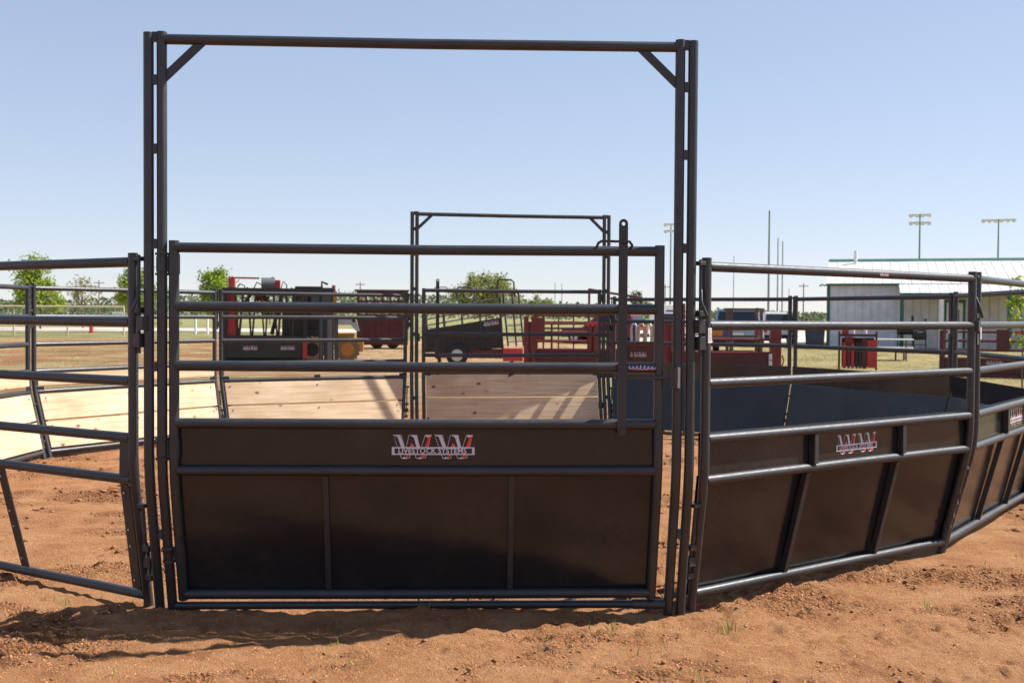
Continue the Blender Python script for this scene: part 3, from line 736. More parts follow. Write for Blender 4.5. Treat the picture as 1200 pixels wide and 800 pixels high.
tree('large loose olive-green tree rising behind the black loading ramp', 570, 130, 7.0, .25, 4.3, M['leaf3'], 7000, .16, 21, trunk_r=.16, clumps=40)
tree('small round green tree far behind the red alley panels', 632, 190, 4.8, .2, 3.0, M['leaf3'], 1900, .2, 22)
tree('low round dark green tree far behind the latch lever', 747, 200, 5.8, .25, 3.0, M['leaf4'], 1900, .2, 23)
tree('small distant bush-like tree seen through the black chute bars', 316, 150, 4.0, .2, 1.4, M['leaf4'], 1500, .14, 24)
tree('leafy sapling reaching in front of the porch roof', 1200, 21, 2.6, .28, .36, M['leaf'], 430, .042, 31, trunk_r=.02, clumps=12)

# far wood and hills
def woods():
    V = []; F = []
    n = 26000; g = np.random.default_rng(5)
    a = g.uniform(-.62, .62, n); d = g.uniform(380, 520, n)
    x = CAM.x+np.sin(a+YAW)*d; y = CAM.y+np.cos(a+YAW)*d
    hh = 4.2+5.5*(vnoise(x*.012+50, y*.004, 3)+.5)+3.0*vnoise(x*.06, y*.02, 4)-3.2*np.clip((a+.05)/.3, 0, 1)
    z = np.clip(hh, 1.2, 12)*g.random(n)**.7
    p = np.stack([x, y, z], -1)
    A = g.normal(size=(n, 3)); A /= np.linalg.norm(A, axis=1)[:, None]; B = np.cross(A, g.normal(size=(n, 3))); B /= np.linalg.norm(B, axis=1)[:, None]
    s = g.uniform(.35, .8, n)[:, None]
    V = np.stack([p-A*s, p+B*s, p+A*s, p-B*s], 1)
    tag(quads_obj('distant_woods', V, np.arange(n*4).reshape(-1, 4), M['leaf4']), 'far belt of trees along the horizon', 'woods', kind='stuff')
woods()
b = MB()
for (d0, zf, sd) in ((1500, 1.0, 1), (2600, 1.6, 2)):
    i = len(b.v); K = 80
    for k in range(K+1):
        a = -.75+1.5*k/K; x = CAM.x+math.sin(a+YAW)*d0; y = CAM.y+math.cos(a+YAW)*d0
        h = (14+float(vnoise(np.array([k*.13]), np.array([sd*7.7]), 3)[0])*16-12*max(0, min(1, (a+.1)/.4)))*zf
        for dy, hh in ((0, -2), (160, max(1, h)*.8), (420, max(1.5, h)), (900, -2)): b.v.append(Vector((x+math.sin(a+YAW)*dy, y+math.cos(a+YAW)*dy, hh)))
    for k in range(K):
        for j in range(3): b.face([i+k*4+j, i+(k+1)*4+j, i+(k+1)*4+j+1, i+k*4+j+1], True)
o = b.build('hills', M['hill']); o['kind'] = 'structure'; o['label'] = 'low pale green hills on the horizon'

# road strip behind the fence
b = MB(); a0, a1 = spot(-700, 86), spot(420, 90); b0, b1 = spot(-700, 106), spot(420, 110)
b.v += [Vector((p.x, p.y, .03)) for p in (a0, a1, b1, b0)]; b.face([0, 1, 2, 3]); o = b.build('road', M['road']); o['kind'] = 'structure'; o['label'] = 'pale gravel road beyond the fence'

b = MB(); b.v += [Vector((p.x, p.y, .022)) for p in (spot(740, 57), spot(955, 60), spot(1010, 120), spot(720, 120))]; b.face([0, 1, 2, 3])
o = b.build('parking_lot', M['road']); o['kind'] = 'structure'; o['label'] = 'pale gravel parking area beside the white building'

# ------------------------------------------------------------------ fence, hydrant, bollards on the left
def px_thing(name, label, cat, px0, d, group=None):
    v = View(px0, d); return thing(name, label, cat, v.loc, v.rz, group), v
t, v = px_thing('pipe_fence', 'cream painted pipe fence with wire mesh along the road', 'fence', 80, 72)
t.rotation_euler = (0, 0, -YAW)
ps = [-120, -52, 16, 79, 145]
for p in ps: MB().tube([(v.x(p), 0, -.1), (v.x(p), 0, 1.88)], .055, 10).build('post', M['wpost'], t)
MB().tube([(v.x(-120), 0, 1.89), (v.x(145), 0, 1.89)], .06, 10).build('rail', M['wpost'], t)
for k in range(8): MB().tube([(v.x(-120), 0, .18+k*.22), (v.x(145), 0, .18+k*.22)], .008, 4).build('wire', M['galv'], t)
t, v = px_thing('iron_fence', 'dark iron picket fence in the meadow behind the road', 'fence', 70, 135)
t.rotation_euler = (0, 0, -YAW)
for z in (.25, 1.15): MB().tube([(v.x(-60), 0, z), (v.x(215), 0, z)], .03, 6).build('rail', M['black'], t)
for k in range(33): MB().tube([(v.x(-60+k*8.5), 0, -.1), (v.x(-60+k*8.5), 0, 1.3)], .028, 6).build('picket', M['black'], t)
t, v = px_thing('fire_hydrant', 'pinkish red fire hydrant beside the road', 'hydrant', 107, 82)
MB().disc((0, 0, .04), .17, .08, (0, 0, 1), 12).build('flange', M['hydrant'], t)
b = MB(); b.tube([(0, 0, .06), (0, 0, .55)], .12, 12); b.build('barrel', M['hydrant'], t)
b = MB(); b.tube([(0, 0, .55), (0, 0, .62), (0, 0, .70), (0, 0, .74)], .14, 12, r1=.05); b.build('bonnet', M['hydrant'], t)
for sg in (-1, 1): MB().tube([(0, 0, .45), (sg*.2, 0, .45)], .06, 10).build('outlet', M['hydrant'], t)
t.scale = (1.25, 1.25, 1.2)
for p, lb in ((229, 'white pipe bollard at the road edge, farther from the black chute'), (243, 'white pipe bollard at the road edge, nearer to the black chute')):
    t, v = px_thing('road_bollard', lb, 'bollard', p, 80, 'white bollards at the road edge')
    MB().tube([(0, 0, -.1), (0, 0, 1.25)], .08, 10).build('pipe', M['white'], t)
    MB().tube([(0, 0, 1.25), (0, 0, 1.34)], .085, 10, r1=.03).build('cap', M['orange'], t)
for p, lb in ((134, 'white utility cabinet in the meadow, farther from the fence corner post'), (141, 'white utility cabinet in the meadow, nearer to the fence corner post')):
    t, v = px_thing('utility_cabinet', lb, 'cabinet', p, 130, 'white cabinets behind the fence corner')
    MB().bb(-.28, .28, -.25, .25, 0, 1.55).build('housing', M['white'], t, bevel=.03)
    MB().bb(-.22, .22, -.262, -.25, .2, 1.4).build('door', M['ltgrey'], t)

# ------------------------------------------------------------------ poles
def pole(name, label, cat, px, d, ytop, r, mat, group=None, cross=False):
    t, v = px_thing(name, label, cat, px, d, group); zt = v.z(ytop, px)
    MB().tube([(0, 0, -.2), (0, 0, zt)], r, 8, r1=r*.6).build('shaft', mat, t)
    if cross:
        MB().bb(-1.1, 1.1, -.06, .06, zt-.75, zt-.6).build('crossarm', M['polewood'], t)
        for x in (-1, -.5, .5, 1): MB().tube([(x, 0, zt-.6), (x, 0, zt-.42)], .05, 6).build('insulator', M['ltgrey'], t)
    return t, v, zt
pole('utility_pole', 'wooden utility pole behind the fence between two trees', 'utility pole', 116, 240, 328, .16, M['polewood'], cross=True)
pole('utility_pole', 'wooden utility pole above the dark red panel trailer', 'utility pole', 422, 260, 330, .16, M['polewood'], cross=True)
pole('utility_pole', 'wooden utility pole beside the left corner of the white building', 'utility pole', 941, 260, 332, .18, M['polewood'], cross=True)
pole('utility_pole', 'wooden utility pole beyond the near gate latch post', 'utility pole', 779, 260, 333, .16, M['polewood'], cross=True)
pole('thin_mast', 'slim steel mast above the red alley, nearer to the black ramp', 'mast', 650, 180, 331, .09, M['galv'], 'pair of slim masts above the red alley')
pole('thin_mast', 'slim steel mast above the red alley, farther from the black ramp', 'mast', 658, 180, 332, .09, M['galv'], 'pair of slim masts above the red alley')
pole('flagpole', 'tallest bare flagpole standing beyond the parked vehicles', 'flagpole', 900, 95, 247, .11, M['greenpole'])
for p, y, lb in ((910.5, 279, 'bare flagpole standing between its tallest and its shortest neighbour'), (916, 283, 'shortest bare flagpole of the three, farthest from the tallest')):
    pole('flagpole', lb, 'flagpole', p, 95, y, .08, M['galv'], 'shorter flagpoles')
pole('thin_mast', 'lone thin mast above the silver-blue vehicle', 'mast', 859, 150, 300, .07, M['galv'])
pole('thin_mast', 'very short mast right of the silver-blue vehicle roof', 'mast', 924, 220, 338, .09, M['galv'])
def floodlight(label, px, d, ytop, rows, cols, spread):
    t, v, zt = pole('floodlight_mast', label, 'floodlight', px, d, ytop, .17, M['greenpole'])
    for r_ in range(rows):
        z = zt-.15-r_*1.15
        MB().bb(-spread, spread, -.08, .08, z-.09, z+.09).build('crossarm', M['greenpole'], t)
        for k in range(cols):
            x = -spread+2*spread*k/(cols-1)
            h = MB(); h.tube([(x, -.05, z+.1), (x, -.55, z-.15)], .15, 10, r1=.34); h.build('lamp_head', M['lamphead'], t)
floodlight('field floodlight mast with two stacked rows of lamps behind the building', 1076, 165, 251, 2, 4, 1.25)
floodlight('field floodlight mast with one row of six lamps behind the building', 1168, 175, 257, 1, 6, 2.2)
floodlight('field floodlight mast with lamps half hidden by the gate post', 785, 190, 262, 2, 3, .9)

# ------------------------------------------------------------------ white metal building with porch
t, v = px_thing('metal_building', 'long white metal-clad building with green trim and porch', 'building', 970, 57)
t.rotation_euler = (0, 0, v.rz-R(1.5))
ze = 3.2; L_ = 14.5; xp = v.x(1050); DEP = 10.0; zr = 4.62; yr = 5.0
pw = .40
sm1 = MB().extrude_x([(0, 0), (.02, 0), (.02, ze), (0, ze)], .006, pw-.006).mesh('siding_panel', M['siding'])
b = MB(); b.extrude_x([(0, 0), (.02, 0), (.02, ze), (0, ze)], .006, pw-.006); b.extrude_x([(-.025, 0), (0, 0), (0, ze), (-.025, ze)], .012, .06); sm1 = b.mesh('siding_panel', M['siding']); sm2 = b.mesh('siding_panel', M['siding2'])
MB().bb(.02, L_, .03, DEP, -.1, ze-.02).build('wall_core', M['siding2'], t)
k = 0; x = .08
while x < L_-pw:
    inst('siding_panel', sm1 if x < xp-.1 else sm2, t, (x, 0, 0)); x += pw
MB().bb(-.07, .085, -.06, .12, -.1, ze+.02).build('corner_trim', M['green'], t)
b = MB(); b.extrude_x([(-.02, ze), (DEP+.02, ze), (yr, zr-.06)], .0, .02); b.build('gable', M['siding'], t)
# roof sheets
def slope_panel(y0, z0, y1, z1, wd):
    b = MB(); b.extrude_x([(y0, z0), (y1, z1), (y1, z1+.03), (y0, z0+.03)], .004, wd-.004); b.extrude_x([(y0, z0+.03), (y1, z1+.03), (y1, z1+.046), (y0, z0+.046)], .004, .03); return b.mesh('roof_sheet', M['roof'])
rf = bpy.data.objects.new('roof', None); COL.objects.link(rf); rf.parent = t
r1 = slope_panel(-.22, ze+.0, yr, zr, .46); r2 = slope_panel(yr, zr, DEP+.2, ze, .46)
for k in range(32):
    inst('roof_sheet', r1, rf, (-.1+k*.46, 0, 0)); inst('roof_sheet', r2, rf, (-.1+k*.46, 0, 0))
MB().extrude_x([(yr-.25, zr-.02), (yr, zr+.13), (yr+.25, zr-.02), (yr, zr+.04)], -.12, L_+.2).build('ridge_cap', M['green'], rf)
MB().bb(-.1, xp-.05, -.26, -.225, ze-.06, ze+.05).build('eave_trim', M['green'], rf)
r3 = slope_panel(-2.15, 2.70, -.2, 3.17, .46)
k = 0
while xp-.1+k*.46 < L_: inst('porch_sheet', r3, rf, (xp-.1+k*.46, 0, 0)); k += 1
MB().bb(xp-.1, L_, -2.2, -2.16, 2.58, 2.72).build('porch_fascia', M['green'], rf)
for p in (1050, 1160): MB().bb(v.x(p)-.09, v.x(p)+.09, -2.12, -1.96, -.05, 2.66).build('porch_post', M['green'], t)
MB().bb(v.x(1091)-.11, v.x(1091)+.11, -2.10, -1.97, -.05, 2.66).build('porch_post', M['white'], t)
d_ = MB().bb(v.x(1099), v.x(1117), -.05, -.028, 0, 2.25).build('door', M['white'], t)
MB().bb(v.x(1105), v.x(1113), -.06, -.05, 1.25, 1.95).build('pane', M['glassdk'], d_)
MB().disc((v.x(1101.5), -.08, 1.02), .04, .08).build('knob', M['rim'], d_)
for xx, zz in ((v.x(1098), 0), (v.x(1118), 0)): MB().bb(xx-.06, xx+.06, -.055, -.027, -.02, 2.3).build('door_frame', M['green'], d_)
MB().bb(v.x(1098)-.06, v.x(1118)+.06, -.055, -.027, 2.301, 2.42).build('door_frame', M['green'], d_)
b = MB(); b.tube([(xp*.37, yr-.6, zr-.1), (xp*.37, yr-.6, zr+.55)], .09, 8); b.build('vent_pipe', M['white'], rf)
b = MB(); b.tube([(-.12, -.15, ze-.05), (-.32, -.25, ze+.0), (-.42, -.3, ze-.08)], .05, 8); b.build('wall_lamp', M['galv'], t)

# smokers, table, bin near the porch
def smoker(label, px, d, y0, y1, wpx):
    t, v = px_thing('barrel_smoker', label, 'smoker', px, d, 'black smokers under the porch')
    wm = wpx*v.k; z0, z1 = v.z(y1, px), v.z(y0, px)
    b = MB(); n = 12; cy = 0; r = (z1-z0)/2
    b.extrude_x([(r*.8*math.cos(2*math.pi*k/n), (z0+z1)/2+r*math.sin(2*math.pi*k/n)) for k in range(n)], -wm/2, wm/2); o = b.build('drum', M['black'], t)
    MB().tube([(-.12, -r*.85, (z0+z1)/2+.12), (.12, -r*.85, (z0+z1)/2+.12)], .018, 6).build('handle', M['ltgrey'], o)
    for sx in (-1, 1):
        for sy in (-1, 1): MB().tube([(sx*wm*.42, sy*r*.5, z0+.1), (sx*wm*.46, sy*r*.6, 0)], .03, 6).build('leg', M['black'], t)
    MB().tube([(wm*.4, 0, z1-.1), (wm*.4, 0, z1+.5)], .06, 8).build('flue', M['black'], t)
    MB().bb(-wm*.48, wm*.48, -r*.55, r*.55, .22, .26).build('shelf', M['black'], t)
smoker('larger black barrel smoker beside the green porch post', 1061, 53, 382, 392, 19)
smoker('boxy black barrel smoker next to the white porch post', 1078, 52.5, 386, 398, 15)
t, v = px_thing('picnic_table', 'weathered white picnic table on the dry lawn', 'picnic table', 1038, 40)
for k in range(5): MB().bb(-.55, .95, -.36+k*.148, -.23+k*.148, .72, .76).build('tabletop_board', M['slatwood'], t)
for sy in (-1, 1):
    for k in range(2): MB().bb(-.5, .95, sy*.62+k*.14-.07-.06, sy*.62+k*.14-.07+.06, .42, .455).build('bench_board', M['slatwood'], t)
for x in (-.35, .7):
    for sy in (-1, 1): b = MB(); b.bar((x, sy*.18, .715), (x, sy*.55, 0), .09, .045, (1, 0, 0)); b.build('leg', M['polewood'], t)
    MB().bb(x+.03, x+.07, -.72, .72, .36, .415).build('brace', M['polewood'], t)
t, v = px_thing('bench', 'small pale bench beside the picnic table', 'bench', 1054, 40)
MB().bb(-.16, .2, -.2, .2, .42, .46).build('seat', M['slatwood'], t)
for x in (-.12, .16): MB().bb(x-.03, x+.03, -.18, .18, 0, .42).build('leg', M['polewood'], t)
t, v = px_thing('waste_bin', 'navy blue steel waste container left of the white building', 'container', 955, 54)
MB().prism([(-.42, .12), (.42, .12), (.48, 1.0), (-.48, 1.0)], -.5, .5).build('tub', M['navy'], t)
b = MB(); b.prism([(-.5, 1.0), (.5, 1.0), (.5, 1.05), (-.5, 1.12)], -.52, .52); b.build('lid', M['black'], t)
for x in (-.35, .35): MB().bb(x-.05, x+.05, -.54, -.5, .2, .9).build('rib', M['navy'], t)
for x in (-.35, .35): MB().disc((x, -.3, .06), .06, .05, (1, 0, 0), 10).build('castor', M['black'], t)

# ------------------------------------------------------------------ vehicles
def wheel(t, x, y, r, wd=.22, rim='rim', axis=(1, 0, 0)):
    a = Vector(axis); o = MB().disc((x, y, r), r, wd, axis, 20).build('wheel', M['tyre'], t)
    s = 1 if x > 0 else -1
    MB().disc((x+s*a.x*wd*.5, y, r), r*.6, .03, axis, 14).build('rim', M[rim], o)
    return o
def suv(label, px, d, body, wd, hgt, ln, cat='car', name='parked_suv', turn=0, stuff=False):
    """vehicle seen from behind: x across, y length (tail at y=0)"""
    t, v = px_thing(name, label, cat, px, d); t.rotation_euler = (0, 0, v.rz+turn)
    h = wd/2; zb = hgt*.56
    b = MB()
    b.extrude_x([(0.0, .42), (.02, zb*.9), (.06, zb), (ln*.72, zb), (ln*.97, zb*.86), (ln, .5), (ln*.98, .34), (.05, .34)], -h, h); b.build('body', body, t, bevel=.05)
    b = MB(); i = len(b.v)
    lo = [(.10, zb), (ln*.70, zb)]; hi = [(.34, hgt), (ln*.50, hgt)]
    for (y, z), k in ((lo[0], 1), (lo[1], 1), (hi[1], .84), (hi[0], .84)):
        b.v += [Vector((-h*.96*k, y, z)), Vector((h*.96*k, y, z))]
    for q in ((0, 1, 7, 6), (2, 4, 5, 3), (6, 7, 5, 4), (0, 6, 4, 2), (1, 3, 5, 7)): b.face([i+k for k in q])
    cab = b.build('cabin', body, t, bevel=.04)
    def pane(pts, nm='window'):
        b = MB(); b.v += [Vector(p) for p in pts]; b.face([0, 1, 2, 3]); o = b.build(nm, M['glassdk'], cab); md = o.modifiers.new('t', 'SOLIDIFY'); md.thickness = .02; md.offset = 0
    def lerp(a, b_, u): return a+(b_-a)*u
    y0, y1 = lerp(.10, .34, .12)-.012, lerp(.10, .34, .86)-.012; z0, z1 = lerp(zb, hgt, .12), lerp(zb, hgt, .86)
    pane([(-h*.84, y0, z0), (h*.84, y0, z0), (h*.74, y1, z1), (-h*.74, y1, z1)], 'rear_window')
    for s in (-1, 1):
        for ya, yb in ((.12, .48), (.52, .88)):
            pts = []
            for u, z in ((ya, .12), (yb, .12), (yb, .86), (ya, .86)):
                y = lerp(lerp(.10, ln*.70, u), lerp(.34, ln*.50, u), z); pts.append((s*(h*.96*lerp(1, .84, z)+.008), y, lerp(zb, hgt, z)))
            pane(pts if s > 0 else pts[::-1], 'side_window')
        MB().bb(s*(h-.20), s*(h-.02), -.03, .03, zb*.66, zb*.98).build('tail_light', M['lamp'], t)
        MB().bb(s*(h*.80)-.05, s*(h*.80)+.05, .6, ln*.45, hgt, hgt+.05).build('roof_rail', M['black'], t)
        for y in (.85, ln*.80): wheel(t, s*(h-.12), y, .37)
        MB().bb(s*(h+.0), s*(h+.2), ln*.62, ln*.62+.1, zb+.02, zb+.2).build('mirror', M['black'], t)
    MB().bb(-h*.96, h*.96, -.10, .02, .36, .56).build('bumper', M['black'], t, bevel=.02)
    MB().bb(-.26, .26, -.012, .012, zb*.66, zb*.82).build('number_plate', M['white'], t)
    return t, v
t, v = suv('silver-blue large SUV parked tail-on behind the brown pipe gate', 864, 46, M['bluebody'], 2.05, 1.85, 4.9)
t2, v2 = suv('white SUV parked beyond the silver-blue one', 915, 60, M['whitebody'], 1.95, 1.78, 4.7, turn=.35)
suv('white SUV mostly hidden behind the latch post of the near gate', 783, 62, M['whitebody'], 1.95, 1.75, 4.6, turn=-.3)
suv('maroon car behind the rack of curved tubes', 752, 60, M['maroon'], 1.9, 1.6, 4.5, name='parked_car', turn=1.2)
t, v = px_thing('travel_trailer', 'white box travel trailer with dark window parked far behind the gate latch', 'trailer', 782, 80)
MB().bb(-1.3, 1.3, 0, 4.5, .5, 2.35).build('box', M['white'], t, bevel=.06)
MB().bb(-.1, .75, -.02, .0, 1.45, 1.95).build('window', M['glassdk'], t)
for s in (-1, 1): wheel(t, s*1.15, 2.4, .36)
# bright cargo beside the SUV tail: coolers on the ground behind
for p, cb, cl, lb in ((846, 'lg_blue', 'white', 'blue cooler box with white lid behind the red chute'), (838, 'orange', 'white', 'orange drink cooler behind the red chute')):
    t, v = px_thing('cooler', lb, 'cooler', p, 44.5)
    MB().bb(-.3, .3, -.2, .2, 0, .36).build('tub', M[cb], t, bevel=.02); MB().bb(-.31, .31, -.21, .21, .362, .42).build('lid', M[cl], t, bevel=.02)
    t.location.z = .72
    tb = thing('folding_table', 'low folding table carrying the '+lb.split(' ')[0]+' cooler', 'table', (v.loc.x, v.loc.y, 0), v.rz)
    MB().bb(-.5, .5, -.3, .3, .68, .715).build('top', M['grey'], tb)
    for sx in (-1, 1):
        for sy in (-1, 1): MB().tube([(sx*.42, sy*.24, .68), (sx*.45, sy*.26, 0)], .018, 6).build('leg', M['grey'], tb)

# ------------------------------------------------------------------ cattle equipment
def V3(v, px, py, y=0): return (v.x(px), y, v.z(py, px))
# black hydraulic squeeze chute with red head end
t, v = px_thing('hydraulic_chute', 'black hydraulic squeeze chute with red head end and sloping side bars', 'squeeze chute', 308, 33.5)
D = 1.15
zt = v.z(340); zf = v.z(421, 308); zs0, zs1 = v.z(418), v.z(399)
lower = MB().bb(v.x(266), v.x(354), -D/2-.02, -D/2+.03, max(.05, zs0), zs1).build('side_panel', M['chuteblack'], t)
for p in (294, 336): logo(lower, v.x(p), -D/2-.022, v.z(407), .42)
MB().bb(v.x(266), v.x(354), D/2-.03, D/2+.02, .05, zs1).build('side_panel', M['chuteblack'], t)
for y in (-D/2, D/2):
    MB().bb(v.x(264), v.x(356), y-.045, y+.045, v.z(397), v.z(393)).build('mid_beam', M['chuteblack'], t)
    MB().bb(v.x(262), v.x(380), y-.05, y+.05, v.z(343), v.z(338)).build('top_beam', M['chuteblack'], t)
    MB().bb(v.x(264), v.x(356), y-.05, y+.05, .0, .14).build('skid', M['chuteblack'], t)
    xs = np.linspace(270, 350, 12)
    for k, p in enumerate(xs):
        lean = (3.2 if k % 2 else -2.6)+(p-312)*.03
        b = MB(); b.bar((v.x(p+lean), y*(.8 if k % 2 else 1), v.z(394)), (v.x(p-lean*.3), y, v.z(343)), .05, .05); b.build('squeeze_bar', M['chuteblack'], t)
for p in (264, 356):
    for y in (-D/2, D/2): MB().bb(v.x(p)-.06, v.x(p)+.06, y-.06, y+.06, 0, zt).build('corner_post', M['chuteblack'], t)
b = MB(); b.prism([(v.x(268), v.z(396)), (v.x(279), v.z(396)), (v.x(281), v.z(372)), (v.x(276), v.z(344)), (v.x(268), v.z(346))], -D/2+.12, -D/2+.17); b.build('head_plate', M['brightred'], t)
b = MB(); b.prism([(v.x(262), v.z(396)), (v.x(281), v.z(396)), (v.x(276), v.z(344)), (v.x(262), v.z(346))], D/2+.065, D/2+.13); b.build('head_plate', M['brightred'], t)
for p in (271, 275): b = MB(); b.tube([V3(v, p, 340, -.3), V3(v, p, 325, -.3)], .05, 8); b.build('control_post', M['brightred'], t)
b = MB(); b.bar(V3(v, 271, 326, -.3), V3(v, 304, 326.5, -.3), .05, .05); b.build('control_arm', M['brightred'], t)
b = MB(); b.tube([V3(v, 306, 333, 0), V3(v, 322, 333, 0)], .2, 14); b.build('oil_tank', M['grey'], t)
MB().bb(v.x(322), v.x(328), -.15, .15, v.z(340), v.z(328)).build('motor', M['brightred'], t, bevel=.02)
MB().disc(V3(v, 319, 326.5, 0), .04, .1, (0, 0, 1), 10).build('filler_cap', M['brown'], t)
for k, pts in enumerate(([(278, 340), (282, 333), (287, 335), (288, 340)], [(328, 340), (331, 330), (335, 334), (335, 340)], [(297, 340), (301, 331), (306, 334)])):
    MB().tube([V3(v, a_, b_, -.35) for a_, b_ in pts], .018, 6).build('hose', M['black'], t)
for p in (290, 341): b = MB(); b.prism([(v.x(p-7), v.z(345)), (v.x(p+7), v.z(345)), (v.x(p), v.z(336))], -.05, .05); b.build('gusset', M['grey'], t)
MB().bb(v.x(353), v.x(358), -D/2-.12, -D/2-.06, v.z(419), v.z(399)).build('tail_latch', M['brightred'], t)
b = MB(); b.bb(v.x(345), v.x(377), -.12, .12, v.z(341), v.z(335)); b.build('tail_cylinder', M['chuteblack'], t)
for p0, y0, p1, y1, r_, m_ in ((281, 362, 296, 343, .05, 'chuteblack'), (300, 352, 312, 343, .07, 'darkred'), (318, 392, 330, 345, .06, 'chuteblack'), (338, 392, 329, 350, .05, 'chuteblack'), (344, 390, 352, 348, .06, 'chuteblack'), (300, 345, 314, 351, .08, 'darkred')):
    MB().tube([V3(v, p0, y0, .1), V3(v, p1, y1, .1)], r_, 8).build('hydraulic_cylinder', M[m_], t)
MB().bb(v.x(330), v.x(352), -.2, .25, v.z(396), v.z(366)).build('squeeze_door', M['chuteblack'], t)

# stack of upright grey panels
t, v = px_thing('panel_stack', 'upright stack of grey steel panels leaning by the loader', 'steel panels', 385, 33)
for k, (p0, p1, m_) in enumerate(((374, 379, 'grey'), (379.5, 382, 'ltgrey'), (382, 391, 'grey'), (391.5, 396, 'grey'))):
    o = MB().bb(v.x(p0), v.x(p1)-.01, -.1-.05*k, -.06-.05*k+.02, .0, v.z(369)).build('panel', M[m_], t, bevel=.004)
    for q in (p0+.8, p1-.8): MB().bb(v.x(q)-.02, v.x(q)+.02, -.13-.05*k, -.105-.05*k, .02, v.z(371)).build('edge_tube', M['steel'], o)
MB().bb(v.x(373), v.x(397), -.32, .18, -.02, .05).build('sled', M['black'], t)

# yellow wheel loader behind
t, v = px_thing('wheel_loader', 'muddy yellow wheel loader with grey lift arm behind the grey panels', 'loader', 392, 36)
MB().bb(v.x(392), v.x(416), .1, 1.5, v.z(399), v.z(390)).build('rear_body', M['yellow'], t, bevel=.05)
MB().bb(v.x(352), v.x(391.5), .1, 1.5, v.z(406), v.z(386)).build('chassis', M['chuteblack'], t, bevel=.05)
b = MB(); b.bb(v.x(345), v.x(393), .2, 1.4, v.z(389), v.z(337)); cab = b.build('cab', M['chuteblack'], t, bevel=.05)
for p0, p1 in ((346.5, 357), (359, 374), (377, 388)): MB().bb(v.x(p0), v.x(p1), .185, .199, v.z(372), v.z(341)).build('window', M['glassdk'], cab)
MB().bb(v.x(390), v.x(394.5), .16, .26, v.z(389), v.z(341)).build('cab_pillar', M['yellow'], cab)
b = MB(); b.prism([(v.x(396), v.z(373)), (v.x(411), v.z(371)), (v.x(418), v.z(376)), (v.x(421), v.z(388)), (v.x(417), v.z(388)), (v.x(411), v.z(381)), (v.x(402), v.z(378)), (v.x(396), v.z(381))], .0, .14); am = b.build('lift_arm', M['ltgrey'], t, bevel=.01)
MB().disc(V3(v, 414.5, 375.5, -.01), .06, .04).build('pivot_pin', M['black'], am)
b = MB(); b.prism([(v.x(396), v.z(373)), (v.x(411), v.z(371)), (v.x(421), v.z(388)), (v.x(411), v.z(381)), (v.x(396), v.z(381))], 1.4, 1.52); b.build('lift_arm', M['ltgrey'], t)
MB().bb(v.x(416), v.x(426), .1, 1.5, v.z(412), v.z(397)).build('counterweight', M['yellow'], t, bevel=.03)
for p in (366, 407):
    for y in (-.06, 1.55):
        o = MB().disc((v.x(p), y, .38), .385, .34, (0, 1, 0), 22).build('wheel', M['mud'], t, bevel=.04)
        for k in range(16):
            a_ = 2*math.pi*k/16; b = MB(); b.box((v.x(p)+.39*math.cos(a_), y, .38+.39*math.sin(a_)), (.05, .34, .06), Matrix.Rotation(-a_, 3, 'Y')); b.build('lug', M['mud'], o)
        MB().disc((v.x(p), y-.16 if y < 1 else y+.16, .38), .22, .04, (0, 1, 0), 16).build('rim', M['orange' if p > 400 else 'black'], o)
MB().tube([V3(v, 391, 341, .3), V3(v, 391, 334, .3)], .06, 8).build('beacon', M['brightred'], cab)
b = MB(); b.tube([V3(v, 377, 338, .3), V3(v, 377, 330, .3), V3(v, 384, 333, .3)], .04, 8); b.build('exhaust', M['black'], t)

# dark red panel trailer
t, v = px_thing('panel_trailer', 'dark red steel box trailer with open barred top', 'stock trailer', 447, 49)
x0, x1 = v.x(418), v.x(478); zb, zm, ztp = v.z(404), v.z(369), v.z(342)
for k in range(8):
    xa_ = x0+(x1-x0)*k/8; MB().bb(xa_+.006, xa_+(x1-x0)/8-.006, 0, .04, zb, zm).build('side_sheet', M['darkred'], t)
MB().bb(x0, x1, .05, 2.0, zb, zb+.08).build('floor', M['darkred'], t)
MB().bb(x0, x1, .045, .07, zb+.081, zm-.045).build('lining', M['darkred'], t)
for z in (zm, (zm+ztp)/2+.1, ztp): MB().bb(x0, x1, -.03, .05, z-.04, z+.04).build('rail', M['darkred'], t); MB().bb(x0, x1, 1.95, 2.03, z-.04, z+.04).build('rail', M['darkred'], t)
for k in range(7):
    xx = x0+.04+(x1-x0-.08)*k/6
    for y in (-.02, 2.0): MB().bb(xx-.035, xx+.035, y-.03, y+.03, zb, ztp).build('upright', M['darkred'], t)
MB().bb(x0-.1, x1+.05, -.08, 2.1, ztp+.041, ztp+.1).build('roof_rack', M['brown'], t)
for x in (x0+.9, x0+1.6): wheel_o = MB().disc((x, .2, .3), .3, .2, (0, 1, 0), 16).build('wheel', M['tyre'], t)

